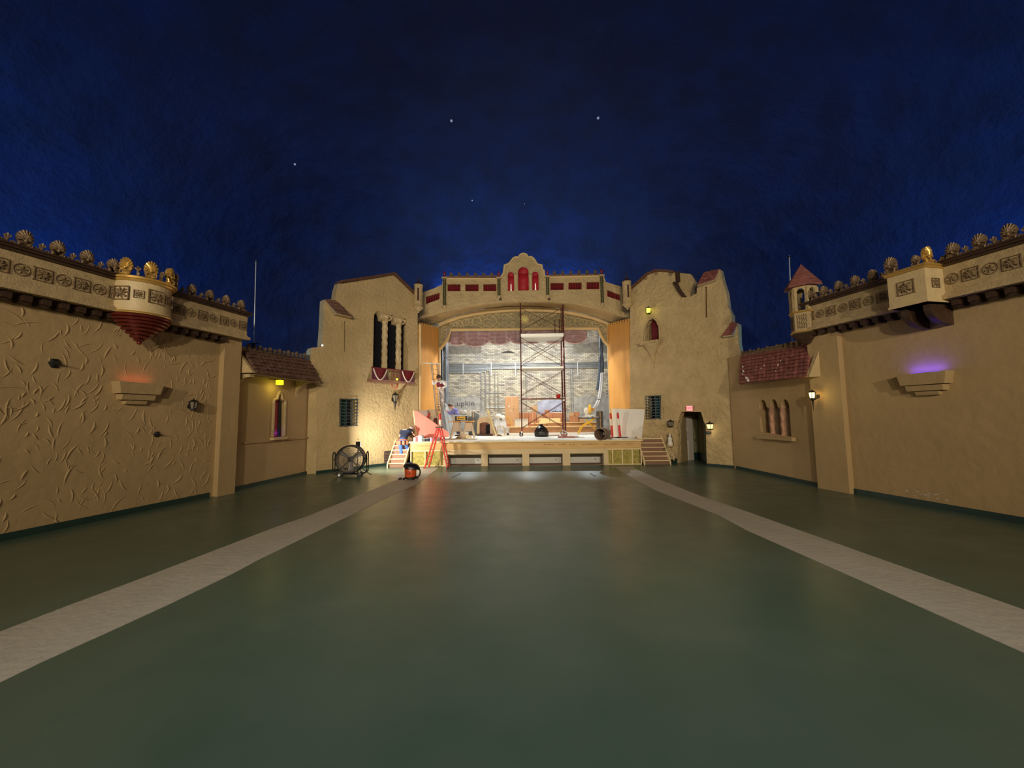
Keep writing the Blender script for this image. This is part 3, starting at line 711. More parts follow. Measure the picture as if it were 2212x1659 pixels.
# stepped uplight shelves
def uplight(PL, px, nm_label, col, power, left):
    x, z = px
    t = thing('uplight_shelf', nm_label, 'wall light', PL.pt(x, z), PL.ang)
    for name, w, h, z0, d in (('upper_tier', .88, .26, .24, .26), ('middle_tier', .66, .12, .105, .19), ('lower_tier', .42, .08, .01, .12)):
        mb = MB(); f = .05 if name == 'upper_tier' else .01
        mb.hexa([(-w/2+f, -d+.03, z0), (w/2-f, -d+.03, z0), (w/2-f, 0, z0), (-w/2+f, 0, z0), (-w/2, -d, z0+h), (w/2, -d, z0+h), (w/2, -.0, z0+h), (-w/2, -.0, z0+h)])
        mb.build(name, SIDE, t)
    MB().box(0, -.1, .495, .5, .04, .02).build('lamp_strip', emis('uplight_'+('red' if left else 'violet'), col, .6 if left else 3), t)
    p = PL.pt(x, z+.54, .12); l = light('uplight', 'AREA', p, p+Vector((0, 0, 1))+PL.N*-.4, power, tuple(lin(col)), .6, .05); l.rotation_euler.z = l.rotation_euler.z
uplight(WL, (13.87, 2.45), 'stepped tan uplight shelf with a faint red glow, on the left wall', (255, 120, 90), .35, True)
uplight(WR, (WR.L-13.97, 2.45), 'stepped tan uplight shelf with violet glow above it, on the right wall', (90, 60, 255), 2.6, False)

# lanterns
def lantern(name, label, loc, ang, h=.3, w=.18, lit=None, bracket=True, roof=True, col=(255, 210, 120), taper=1.0, drop=0, arm=.14):
    """six-sided iron lantern; loc on the wall surface at lantern bottom"""
    t = thing(name, label, 'lantern', loc, ang)
    y = -arm; seg = 6
    gl = emis('lantern_glass_'+str(lit), col, lit) if lit else mat('amber_glass', (150, 140, 120), .3, alpha=.6)
    MB().lathe([(w*.36*taper, .02), (w*.46, h*.75)], (0, y, 0), seg).build('glass', gl, t)
    mb = MB()
    for i in range(seg):
        a = 2*PI*i/seg; mb.beam((w*.38*taper*math.cos(a), y+w*.38*taper*math.sin(a), .0), (w*.49*math.cos(a), y+w*.49*math.sin(a), h*.78), .014)
    mb.lathe([(w*.42*taper, -.015), (w*.42*taper, .02)], (0, y, 0), seg); mb.lathe([(w*.52, h*.75), (w*.52, h*.8)], (0, y, 0), seg)
    mb.build('cage', BLACK, t, smooth=False)
    if roof: MB().lathe([(w*.6, h*.78), (w*.3, h*.95), (w*.08, h*1.05), (.008, h*1.2)], (0, y, 0), seg).build('cap', BLACK, t, smooth=False)
    if drop: MB().lathe([(w*.3, -.01), (w*.12, -drop*.25), (w*.08, -drop*.5), (.006, -drop)], (0, y, 0), 8).build('drop_tail', BLACK, t)
    if bracket:
        MB().tube([(0, 0, h*.35), (0, -.03, h*.1), (0, y*.6, -.03), (0, y, -.02)], .012, 6).box(0, -.01, h*.1, .08, .02, h*.4).build('bracket', BLACK, t)
    return t
x, z = WL.xz(408, 884); lantern('wall_lantern', 'unlit dark iron wall lantern right of the left uplight shelf', WL.pt(x, z), WL.ang, .24, .2)
for (px, py, lab) in ((117, 785, 'dark spiked iron boss high on the left wall'), (338, 938, 'small dark spiked iron boss low on the left wall, below the uplight shelf')):
    x, z = WL.xz(px, py); t = thing('iron_boss', lab, 'wall ornament', WL.pt(x, z), WL.ang)
    k = 1 if px == 117 else .75
    MB().lathe([(.09*k, 0), (.1*k, .02), (.05*k, .045)], (0, 0, 0), 6, axis='y').build('plate', BLACK, t, smooth=False)
    MB().lathe([(.045*k, .04), (.03*k, .08), (.004, .16*k)], (0, 0, 0), 6, axis='y').build('spike', BLACK, t, smooth=False)

# steel rods standing behind the walls
for (a, b, lab) in (((553, 562), (549, 738), 'thin bright steel rod rising behind the left bay roof'), ((1705, 552), (1710, 738), 'thin steel rod rising behind the right bay roof, left of the turret')):
    p = atY(*b, 13.0); q = atY(*a, 13.0)
    t = thing('steel_rod', lab, 'rod', (p.x, p.y, p.z-.5))
    MB().tube([(0, 0, 0), (q.x-p.x, 0, q.z-p.z+.5)], .018, 8).build('rod', GALV, t)
    MB().box(0, 0, .42, .32, .05, .03).box(0, 0, 0, .1, .1, .45).build('base_bracket', BLACK, t)
    MB().box(q.x-p.x, 0, q.z-p.z+.44, .1, .05, .04).build('end_cap', BLACK, t)

# ================================================================ BAY ROOFS
def roof_grid(c, nrow, ncol, th=.05, wav=.018):
    """c: eaveL, eaveR, ridgeR, ridgeL (Vectors)"""
    a, b, r, l = [Vector(q) for q in c]; nrm = (b-a).cross(l-a).normalized()
    if nrm.z < 0: nrm = -nrm
    random.seed(11); jit = {}
    def f(u, v):
        p = a.lerp(b, u).lerp(l.lerp(r, u), v); k = v*nrow; row = math.floor(min(k, nrow-1e-6)); fr = k-row; col = math.floor(min(u*ncol, ncol-1e-6))
        j = jit.setdefault((row, col), random.uniform(-.012, .012))
        h = th*(1-fr) + wav*abs(math.sin(PI*u*ncol)) + j
        return p+nrm*h + (a-l).normalized()*(j*1.5 if fr < .02 else 0)
    mb = MB(); nu, nv = ncol*3, nrow*4
    vs = []
    for j in range(nrow):
        for q in (0.001, .33, .66, .999): vs.append((j+q)/nrow)
    g = [[mb.b.verts.new(f(i/nu, v)) for v in vs] for i in range(nu+1)]
    for i in range(nu):
        for j in range(len(vs)-1): mb.face([g[i][j], g[i+1][j], g[i+1][j+1], g[i][j+1]])
    # underside
    u_ = [mb.b.verts.new(q-nrm*.04) for q in (a, b, r, l)]; mb.face(u_)
    e = [g[i][0] for i in range(nu+1)]; mb.face([u_[0]]+e+[u_[1]]); e = [g[i][-1] for i in range(nu+1)]; mb.face([u_[3]]+e+[u_[2]])
    mb.face([u_[0]]+[g[0][j] for j in range(len(vs))]+[u_[3]]); mb.face([u_[1]]+[g[-1][j] for j in range(len(vs))]+[u_[2]])
    return mb
def roof_pts(PL, pts): return [Vector((PL.xz(px, py, n)[0], -n, PL.xz(px, py, n)[1])) for px, py, n in pts]
rt = thing('tile_roof', 'brown shake-tiled lean-to roof over the left bay window', 'roof', ML.pt(0, 0), ML.ang)
RP = roof_pts(ML, [(553, 806, .62), (692, 822, .62), (668, 777, .02), (527, 757, .02)])
roof_grid(RP, 6, 16).build('tiles', TILEB, rt)
def crest_line(t, a, b, n, h=.16):
    for i in range(n):
        p = a.lerp(b, (i+.5)/n); PR.put(('rc', h, i % 2), lambda: palmette_mb(h if i % 2 == 0 else h*.8, True), 'palmette', CREST, t, (p.x, p.y-.02, p.z+.02))
crest_line(rt, RP[3]+Vector((.05, 0, 0)), RP[2], 14, .19)
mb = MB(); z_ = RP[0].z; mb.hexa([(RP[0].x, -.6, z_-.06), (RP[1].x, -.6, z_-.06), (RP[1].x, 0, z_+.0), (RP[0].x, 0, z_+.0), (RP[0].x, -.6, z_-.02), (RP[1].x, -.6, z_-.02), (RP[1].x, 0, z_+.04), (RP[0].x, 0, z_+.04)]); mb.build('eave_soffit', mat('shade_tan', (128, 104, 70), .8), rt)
# plaster cheek and brackets under the left eave
def cheek(PL, x, z0, z1, d, nm, m, th=.12, zb=None):
    b = MB(); pts = [(0, z1), (0, z0 if zb is None else zb), (-d, z0)]
    f = [b.b.verts.new((x-th/2, p[0], p[1])) for p in pts]; k = [b.b.verts.new((x+th/2, p[0], p[1])) for p in pts]
    b.face(f); b.face(k[::-1])
    for i in range(3): b.face([f[i], f[(i+1) % 3], k[(i+1) % 3], k[i]])
    return b
ck = cheek(ML, RP[0].x-.1, RP[0].z, RP[3].z+.05, .66, 'c', None); o = ck.build('end_cheek', STUC, rt)
def knee(x, zt, d, h, th=.14):
    b = MB(); pts = [(0, zt), (-d, zt), (-d, zt-.08)]+[(-d*(1-math.sin(a)), zt-.08-(h-.08)*(1-math.cos(a))) for a in [PI/2*i/7 for i in range(1, 8)]]
    f = [b.b.verts.new((x-th/2, p[0], p[1])) for p in pts]; k = [b.b.verts.new((x+th/2, p[0], p[1])) for p in pts]
    n = len(pts); tri = geometry.tessellate_polygon([[Vector((p[0], p[1], 0)) for p in pts]])
    for q in tri: b.face([f[i] for i in q]); b.face([k[i] for i in reversed(q)])
    for i in range(n): b.face([f[i], f[(i+1) % n], k[(i+1) % n], k[i]])
    return b
knee(RP[0].x+.0, RP[0].z-.03, .5, .45).build('bracket', STUC, rt); knee(RP[1].x-.45, RP[1].z-.05, .5, .6).build('bracket', STUC, rt)

rt = thing('tile_roof', 'red clay-tiled lean-to roof with white paint marks over the triple window', 'roof', MR.pt(0, 0), MR.ang)
RQ = roof_pts(MR, [(1597, 829, .45), (1745, 814, .45), (1752, 743, .0), (1601, 769, .0)])
roof_grid(RQ, 9, 16, .045).build('tiles', TILE, rt)
crest_line(rt, RQ[3], RQ[2]-Vector((.3, 0, 0)), 13, .15)
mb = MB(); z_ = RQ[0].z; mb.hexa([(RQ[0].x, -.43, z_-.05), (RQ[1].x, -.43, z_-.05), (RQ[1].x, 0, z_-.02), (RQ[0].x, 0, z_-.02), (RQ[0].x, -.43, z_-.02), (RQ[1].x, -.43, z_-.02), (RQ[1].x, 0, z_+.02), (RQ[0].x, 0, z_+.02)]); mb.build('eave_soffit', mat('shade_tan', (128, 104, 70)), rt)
cheek(MR, RQ[1].x+.0, RQ[1].z, RQ[2].z, .47, 'c', None).build('end_cheek', STUC, rt)
random.seed(5); mb = MB()
nrm = (RQ[1]-RQ[0]).cross(RQ[3]-RQ[0]).normalized(); nrm = nrm if nrm.z > 0 else -nrm
for px, py, k in [(1608, 797, 1.2), (1610, 806, 1.5), (1609, 812, 1), (1621, 820, 2.4), (1624, 824, 2), (1655, 797, .8), (1661, 790, .7), (1692, 788, 1), (1696, 780, .7), (1688, 800, .7), (1640, 800, .6), (1712, 800, .6)]:
    u = (px-1597)/150; v = 1-(py-(772-u*27))/60; v = max(.03, min(.97, v)); p = RQ[0].lerp(RQ[1], u).lerp(RQ[3].lerp(RQ[2], u), v)
    mb.ball(p+nrm*.06, .028*k, 6, 4, (1, .6, .9), .5)
mb.build('paint_marks', WHITE, rt)

# small tiled roofs on the towers
def wall_roof(PL, pts, label, m, nr, nc):
    P_ = roof_pts(PL, pts); t = thing('tile_roof', label, 'roof', PL.pt(0, 0), PL.ang)
    roof_grid(P_, nr, nc, .04, .015).build('tiles', m, t)
    a, b, r, l = P_; mb = MB(); mb.hexa([a-Vector((0, 0, .05)), b-Vector((0, 0, .05)), Vector((b.x, 0, b.z-.05)), Vector((a.x, 0, a.z-.05)), l-Vector((0, 0, .05)), r-Vector((0, 0, .05)), Vector((r.x, 0, r.z-.05)), Vector((l.x, 0, l.z-.05))]); mb.build('roof_body', STUC, t)
    return t
wall_roof(TL, [(728, 676, .3), (762, 684, .3), (724, 648, .02), (701, 646, .02)], 'small brown tiled roof patch at the upper left of the left tower', TILEB, 4, 5)
wall_roof(TR, [(1506, 616, .2), (1544, 603, .2), (1554, 581, .02), (1521, 588, .02)], 'red tiled chimney-stub roof at the top right of the right tower', TILE, 6, 7)
wall_roof(TR, [(1560, 725.5, .22), (1581, 723, .22), (1594, 697.5, .02), (1581, 695, .02)], 'small red tiled roof on the right shoulder of the right tower, above the bay roof', TILE, 5, 4)
# coping along gables
def coping(PL, pts, label, m, th=.07, n=-.06):
    t = [(x, -n, z) for x, z in PL.px(pts, n)]
    mb = MB()
    for a, b in zip(t, t[1:]):
        k = max(1, int((Vector(b)-Vector(a)).length/.16))
        for i in range(k):
            p = Vector(a).lerp(Vector(b), i/k); q = Vector(a).lerp(Vector(b), (i+1.12)/k); mb.beam(p+Vector((0, 0, .0)), q+Vector((0, 0, .022)), .42, th)
    return tag(mb.build('tile_coping', m, None, PL.pt(0, 0), PL.ang), label, 'coping')
COP = mat('brown_coping_tile', (104, 70, 52), .6, var=.2, vscale=9)
coping(TL, [(729, 611), (790, 602), (848, 592.5), (893, 636)], 'brown tile coping along the gable of the left tower', COP, .08)
coping(TR, [(1366, 624), (1385, 608.5), (1400, 594), (1421, 586), (1440, 586.5), (1457, 589)], 'brown tile coping on the curved gable of the right tower', COP, .07)
coping(TR, [(1457.6, 588.6), (1459, 611), (1466.6, 626), (1478.7, 642)], 'dark ragged coping down the broken edge of the right tower gable', DARKB, .06)
x, z = TR.xz(1411, 590, 0); t = thing('finial', 'small red urn finial standing on the curved gable of the right tower', 'finial', TR.pt(x, z, -.15), TR.ang)
def finial_mb(h, w): return MB().lathe([(w*.5, 0), (w*.6, h*.06), (w*.3, h*.14), (w*.25, h*.3), (w*.5, h*.45), (w*.55, h*.6), (w*.2, h*.75), (w*.15, h*.85), (.004, h)], (0, 0, 0), 10)
finial_mb(.28, .14).build('urn', RED, t)
for (px, py, lab) in ((1395, 601, 'dark shell boss on the left slope of the right tower gable'), (1418, 590, 'dark shell boss near the crown of the right tower gable'), (1450, 592, 'dark shell boss at the right end of the curved gable')):
    x, z = TR.xz(px, py, .0); tag(rosette_mb(.2, False).build('shell_boss', CASTD, None, TR.pt(x, z, .03), TR.ang), lab, 'wall ornament')
# slits
x, z = TL.xz(743.5, 760); MB
for PL, q, lab in ((TL, (744.5, 727), 'narrow brown slat set in the arrow slit of the left tower'), (TR, (1525, 653), 'narrow brown slat set in the arrow slit of the right tower')):
    x, z = PL.xz(*q); tag(MB().box(0, .1, -.62, .05, .04, 1.25).build('slit_slat', mat('ochre_slat', (134, 96, 50), .8), None, PL.pt(x, z), PL.ang), lab, 'slat')

# ================================================================ LEFT BAY WINDOW, LAMP
x, z = ML.xz(600.5, 900)
t = thing('slit_window', 'tall ogee window with twisted rope frame, red and blue glow, left bay', 'window', ML.pt(x, z), ML.ang)
w2, hh = .25, .64
rope = [(-w2, -.0, -hh)]
def rope_mb(a, b, r, turns):
    mb = MB(); a = Vector(a); b = Vector(b); L = (b-a).length; n = int(turns*8)
    for ph in (0, PI):
        pts = []
        for i in range(n+1):
            th = ph+2*PI*turns*i/n; pts.append(a.lerp(b, i/n)+Vector((r*.55*math.cos(th), r*.55*math.sin(th), 0)))
        mb.tube(pts, r*.62, 6)
    return mb
for sx in (-1, 1): rope_mb((sx*.265, -.04, -.66), (sx*.265, -.04, .42), .045, 11).build('rope_moulding', CAST, t)
og = [(-.27, .42), (-.25, .56), (-.12, .6), (-.1, .7), (0, .84), (.1, .7), (.12, .6), (.25, .56), (.27, .42)]
MB().tube([(a, -.04, b) for a, b in spline(og, 4)], .045, 8).build('ogee_head', CAST, t)
MB().box(0, .09, -.7, .56, .03, 1.56).build('window_back', mat('red_blind', (168, 28, 44), .6), t)
MB().box(.15, .06, -.7, .12, .02, 1.25).build('side_pane', mat('dark_teal_pane', (16, 44, 50), .4), t)
MB().box(0, -.06, -.78, .66, .22, .09).build('sill', STUC, t)
light('window_glow', 'POINT', ML.pt(x+.05, z-.56, -.01), None, .5, (.15, .12, 1), .04)
x, z = ML.xz(604, 829, .3)
t = thing('eave_lamp', 'glowing yellow lamp fixed under the left bay roof', 'lamp', ML.pt(x, z, .3), ML.ang)
MB().box(0, 0, -.03, .16, .16, .15).build('lamp_glass', emis('lemon_glow', (250, 240, 30), 1.3), t); MB().box(-.0, 0, .12, .18, .18, .02).build('cap', BLACK, t)
MB().beam((-.02, 0, .13), (-.14, .28, .16), .03).build('arm', BLACK, t)
light('eave_lamp_glow', 'POINT', ML.pt(x, z-.08, .3), None, 3.5, (1, .85, .15), .06)

# ================================================================ RIGHT BAY: COLUMNS, SILL, LANTERN, TURRET
def twisted_column(name, label, PL, x, z0, z1, r, m, n=-.12, cap=True, group=None):
    t = thing(name, label, 'column', PL.pt(x, z0, n), PL.ang, group=group); h = z1-z0; ch = min(.3, h*.12) if cap else .08
    mb = MB()
    def f(u, v):
        a = 2*PI*u; rr = r*(1+.09*math.sin(2*a+v*h*16)); return Vector((rr*math.cos(a), rr*math.sin(a), .06+v*(h-ch-.06)))
    mb.grid(f, 24, 40); bmesh.ops.remove_doubles(mb.b, verts=mb.b.verts[:], dist=1e-4); mb.sm = True; mb.build('shaft', m, t)
    MB().lathe([(r*1.35, 0), (r*1.35, .03), (r*1.1, .06)], (0, 0, 0), 16).build('base', m, t)
    if cap:
        mb = MB(); mb.lathe([(r*1.0, h-ch), (r*1.1, h-ch*.9), (r*.95, h-ch*.85), (r*1.1, h-ch*.6), (r*1.6, h-ch*.15)], (0, 0, 0), 16); mb.box(0, 0, h-ch*.18, r*4.6, r*2.6, ch*.18)
        for sx in (-1, 1):
            mb.tube([(sx*r*1.0, -r*.8, h-ch*.75), (sx*r*1.7, -r*.9, h-ch*.5), (sx*r*2.3, -r*.9, h-ch*.25), (sx*r*1.8, -r*.9, h-ch*.22)], r*.28, 6)
        mb.ball((0, -r*1.2, h-ch*.4), r*.5); mb.build('capital', m, t)
    else: MB().lathe([(r*1.0, h-.08), (r*1.4, h-.04), (r*1.4, h)], (0, 0, 0), 16).build('capital', m, t)
    return t
ROSE = mat('rose_plaster', (196, 148, 118), .7, bump=.5, bscale=24, var=.2, vscale=9)
for px, lab in ((1664, 'rosy twisted column left of centre in the triple arched window'), (1688, 'rosy twisted column right of centre in the triple arched window')):
    x, z0 = MR.xz(px, 939); z1 = MR.xz(px, 880)[1]; twisted_column('twisted_column', lab, MR, x, 1.35, z1+.04, .075, ROSE, -.1, cap=False)
a = MR.xz(1635, 938, .1); b = MR.xz(1713, 945, .1)
tag(MB().box(0, -.02, 0, b[0]-a[0], .26, .11).build('window_sill', SIDE, None, MR.pt((a[0]+b[0])/2, 1.24), MR.ang), 'tan ledge under the triple arched window in the right bay', 'sill')
x, z = WR.xz(1768, 861, .16)
lantern('wall_lantern', 'lit black lantern with yellow glow on the pier left of the right wall edge', WR.pt(x, z, .16), WR.ang, .22, .17, lit=9, drop=.34, arm=.2)
p = WR.pt(x+.02, z+.12, .5); light('lantern_glow', 'POINT', p, None, 3, (1, .85, .3), .05)
tt = atY(1748, 722, 11.25)
t = thing('turret', 'hexagonal corner turret with red pointed roof and open arches', 'turret', (tt.x-.2, 11.1, 4.05), math.radians(10))
hx = lambda prof, seg=6: MB().lathe(prof, (0, 0, 0), seg)
R_ = .36
hx([(.03, 0), (.1, .02), (.2, .13), (.22, .14), (.3, .24), (R_, .3), (R_, .36)]).build('stepped_base', DARKB, t, smooth=False)
hx([(R_-.01, .36), (R_-.01, .92), (0, .92)]).build('parapet', CAST, t, smooth=False)
hx([(R_+.02, .33), (R_+.02, .38), (R_-.02, .38)]).build('lower_band', GOLD, t, smooth=False); hx([(R_, .9), (R_+.03, .93), (R_+.03, .96), (.2, .96)]).build('upper_band', GOLD, t, smooth=False)
for i in range(6):
    a = 2*PI*i/6; r2 = R_-.06
    b = MB(); b.beam((r2*math.cos(a), r2*math.sin(a), .95), (r2*math.cos(a), r2*math.sin(a), 1.62), .085); b.build('corner_post', STUC, t)
for i in range(6):
    a = 2*PI*(i+.5)/6; rr = (R_-.06)*math.cos(PI/6); L = (R_-.06)
    pts = [(-L/2, .1), (L/2, .1), (L/2, -.15)]+[(L*.36*math.cos(PI*k/8), -.15+.16*math.sin(PI*k/8)) for k in range(9)]+[(-L/2, -.15)]
    o = MB().prism(pts, -.03, .03).build('arch_panel', STUC, t); o.location = (rr*math.cos(a), rr*math.sin(a), 1.6); o.rotation_euler = (0, 0, a+PI/2)
for i in range(6):
    a = 2*PI*(i+.5)/6; rr = (R_-.01)*math.cos(PI/6)
    mb = MB()
    for k in range(5):
        xx = (k-2)*.052; mb.tube([(xx+.012*math.sin(j*1.6+k), -.012, -.2+.4*j/12) for j in range(13)], .009, 5)
    o = mb.build('relief_panel', CASTD, t); o.location = (rr*math.cos(a), rr*math.sin(a), .64); o.rotation_euler = (0, 0, a+PI/2)
hx([(.47, 1.66), (.46, 1.70), (.01, 2.36)]).build('roof', TILE, t, smooth=False)
mb = MB()
for k in range(12):
    f = (k+.5)/12; r3 = .46*(1-f)+.012; mb.lathe([(r3+.008, 1.70+.66*f), (r3-.02, 1.70+.66*f+.045)], (0, 0, 0), 6, cap=False)
mb.build('roof_courses', TILE, t, smooth=False)

# ================================================================ LEFT TOWER DRESSING
CREAMP = mat('cream_column', (206, 182, 138), .6, bump=.5, bscale=22, var=.2, vscale=9)
for px, yb, yt, lab in ((830.4, 797, 687, 'cream twisted column nearer the auditorium in the dark triple window of the left tower'), (860.4, 800, 695, 'cream twisted column nearer the stage in the dark triple window of the left tower')):
    x, z0 = TL.xz(px, yb, -.12); z1 = TL.xz(px, yt, -.12)[1]; twisted_column('twisted_column', lab, TL, x, z0-.05, z1+.12, .125, CREAMP, -.14)
# balcony with bunting
a = TL.xz(803.5, 807, .35); b = TL.xz(895, 813, .35); bw = b[0]-a[0]; zc = TL.xz(850, 824, .35)[1]
t = thing('bunting_balcony', 'red wooden balcony with swag bunting below the triple window of the left tower', 'balcony', TL.pt((a[0]+b[0])/2, zc, 0), TL.ang)
hB = TL.xz(850, 797.5, .35)[1]-zc
WINE = mat('wine_paint', (110, 36, 40), .5, var=.15, vscale=8)
MB().box(0, -.18, -.06, bw+.04, .38, .1).build('floor_slab', mat('dusty_rose_wood', (140, 96, 84), .6), t)
MB().box(0, -.35, hB-.04, bw+.04, .05, .05).build('handrail', WINE, t)
mb = MB()
for i in range(7): mb.box(-.12+i*.075, -.35, .04, .02, .02, hB-.06)
mb.build('balusters', WINE, t)
for sx, nm in ((-1, 0), (1, 1)):
    w = bw*.33; xc = sx*(bw/2-w/2-.01)
    MB().box(xc, -.34, .03, w, .02, hB-.06).build('side_panel', mat('plum_panel', (92, 34, 60), .6, var=.2, vscale=8), t)
    def sw(u, v, w=w, xc=xc):
        s_ = u-.5; d = (hB-.1)*(1-(2*s_)**2); return Vector((xc+s_*w*.86, -.37-.025*math.cos(v*30), hB-.04-d*v))
    MB().grid(sw, 16, 14).build('red_swag', MAROON if sx < 0 else mat('deep_red_cloth', (120, 18, 28), .7), t, smooth=True, solid=.01)
    pts = [(xc+(u/14-.5)*w*.9, -.385, hB-.05-(hB-.08)*(1-(2*(u/14-.5))**2)) for u in range(15)]
    MB().tube(pts, .028, 6).build('white_trim', mat('white_fringe', (214, 196, 176), .8), t)
MB().tube([(-.02, -.2, -.1), (-.05, -.28, -.2), (-.0, -.24, -.22)], .02, 6).tube([(.25, -.2, -.1), (.2, -.3, -.22), (.12, -.28, -.3), (.08, -.26, -.24)], .024, 6).build('red_ribbon', mat('coral_ribbon', (206, 84, 70), .6), t)
MB().ball((.1, -.42, .1), .045).build('coloured_lamp', emis('green_yellow_glow', (220, 230, 60), 2.0), t)
light('bunting_lamp_glow', 'POINT', TL.pt((a[0]+b[0])/2+.1, zc+.12, .52), None, .8, (.9, 1, .3), .03)
MB().hexa([(.3, -.3, -.06), (.62, -.3, -.06), (.62, 0, -.06), (.3, 0, -.06), (.2, -.04, -.75), (.24, -.04, -.75), (.24, 0, -.75), (.2, 0, -.75)]).build('corbel', STUC, t)
# hanging lantern
x, z = TL.xz(853, 868, .2); lantern('hanging_lantern', 'slender copper lantern with long tail below the bunting balcony', TL.pt(x, z, 0), TL.ang, .38, .3, drop=.42, arm=.22, taper=.6)
# barred windows
def barred(PL, pts, label, nv, nh):
    P_ = PL.px(pts); xs = [p[0] for p in P_]; zs = [p[1] for p in P_]; x0, x1, z0, z1 = min(xs), max(xs), min(zs), max(zs)
    t = thing('window_grille', label, 'window bars', PL.pt((x0+x1)/2, z0), PL.ang); w = x1-x0; h = z1-z0
    mb = MB()
    for i in range(nv+1): xx = -w/2+w*i/nv; mb.beam((xx, -.12, -.03), (xx, -.12, h+.03), .028)
    mb.build('upright_bars', IRON, t); mb = MB()
    for j in range(nh+1): zz = h*j/nh; mb.beam((-w/2-.05, -.12, zz), (w/2+.05, -.12, zz), .026)
    mb.build('cross_bars', IRON, t)
    for a in (-w/2, w/2):
        for zz in (0, h/2, h): MB().beam((a, -.12, zz), (a, .02, zz), .028).build('stand_off', IRON, t)
    MB().box(0, .3, 0, w*.2, .02, h).build('inner_strip', mat('teal_pane', (40, 80, 84)), t)
    return t
barred(TL, [(733.5, 920), (733.5, 862), (767.5, 864), (767.5, 919)], 'grey iron window grille low on the left tower, above the drum fan', 3, 8)
barred(TR, [(1400, 904), (1400, 856), (1427.5, 856), (1427.5, 902.5)], 'grey iron window grille on the right tower, behind the white board', 3, 8)
# louvre at the foot
x0, z0 = TL.xz(829.5, 995); x1, z1 = TL.xz(850, 973)
t = thing('wall_vent', 'low brown louvred vent at the foot of the left tower beside the stairs', 'vent', TL.pt((x0+x1)/2, .12), TL.ang)
MB().box(0, -.005, 0, x1-x0, .03, z1-.12).build('backing', mat('vent_dark', (70, 54, 48), .7), t); mb = MB()
for i in range(6): mb.box(0, -.03, .04+i*(z1-.2)/6, x1-x0-.04, .03, .03)
mb.build('louvres', mat('vent_brown', (126, 100, 84), .6), t)
# tiny white lamp on the tower step
x, z = TL.xz(695, 748); tag(MB().ball((0, 0, .03), .035).build('tiny_lamp', emis('tiny_white_glow', (255, 250, 235), 2.0), None, TL.pt(x, z, .05), TL.ang), 'tiny white lamp on the left shoulder step of the left tower', 'lamp')

# ================================================================ RIGHT TOWER DRESSING
x0, z0 = TR.xz(1392.8, 741); x1, _ = TR.xz(1426, 740)
t = thing('niche_window', 'pointed niche window with red blind above a pendant corbel, right tower', 'window', TR.pt((x0+x1)/2, z0), TR.ang); w = x1-x0
MB().box(w*.14, .34, -.05, w*.72, .03, 1.25).build('red_blind', mat('crimson_blind', (104, 14, 30), .6), t)
MB().hexa([(-w/2-.12, -.25, -.12), (w/2+.04, -.25, -.12), (w/2+.04, .05, -.12), (-w/2-.12, .05, -.12), (-w/2-.18, -.3, .02), (w/2+.06, -.3, .02), (w/2+.06, .05, .02), (-w/2-.18, .05, .02)]).build('sill', STUCR, t)
fr = [(x-(x0+x1)/2, -.02, z-z0) for x, z in TR.px([(1392.8, 741), (1393.7, 705), (1398, 697), (1401.8, 690), (1407, 689), (1410.8, 685.5), (1415, 689), (1419.9, 694), (1422, 700), (1425, 705), (1426, 740)])]
MB().tube(fr, .045, 8).build('arch_moulding', CAST, t)
MB().lathe([(w*.55, -.12), (w*.5, -.2), (w*.36, -.34), (w*.3, -.42), (w*.16, -.7), (w*.06, -1.1), (.01, -1.25)], (w*.02, 0, 0), 16, PI, 2*PI).build('corbel', STUCR, t)
x, z = TR.xz(1401, 677, .2); lantern('wall_lantern', 'lit purple-capped lantern high on the right tower over the niche window', TR.pt(x, z, 0), TR.ang, .3, .24, lit=4, arm=.2, col=(220, 220, 60))
light('lantern_glow', 'POINT', TR.pt(x, z+.1, .42), None, 2.5, (1, .9, .35), .05)
# exit sign
x0, z0 = TR.xz(1482.5, 888, .1); x1, z1 = TR.xz(1496.5, 876, .1)
t = thing('exit_sign', 'small lit red exit sign above the doorway of the right tower', 'sign', TR.pt((x0+x1)/2, z0), TR.ang)
ew, eh = x1-x0, z1-z0
MB().box(0, -.06, 0, ew, .1, eh).build('housing', mat('sign_housing', (196, 150, 140), .5), t)
MB().box(0, -.115, .015, ew-.03, .012, eh-.03).build('face_plate', emis('pink_white_glow', (255, 170, 165), .75), t)
def text(s_, size, m, parent, loc, name='lettering', ext=.004, rot=(PI/2, 0, 0)):
    c = bpy.data.curves.new(name, 'FONT'); c.body = s_; c.size = size; c.extrude = ext; c.align_x = 'CENTER'; c.align_y = 'CENTER'
    o = bpy.data.objects.new(name, c); COL.objects.link(o)
    dg = bpy.context.evaluated_depsgraph_get(); me = bpy.data.meshes.new_from_object(o.evaluated_get(dg)); bpy.data.objects.remove(o); bpy.data.curves.remove(c)
    me.materials.clear(); me.materials.append(m); o = bpy.data.objects.new(name, me); COL.objects.link(o)
    if parent is not None: o.parent = parent
    o.location = loc; o.rotation_euler = rot; return o
text('EXIT', .13, emis('exit_red', (255, 30, 60), 2.2), t, (0, -.128, eh/2), 'exit_lettering')
light('exit_glow', 'POINT', TR.pt((x0+x1)/2, z0-.05, .3), None, .5, (1, .1, .1), .03)
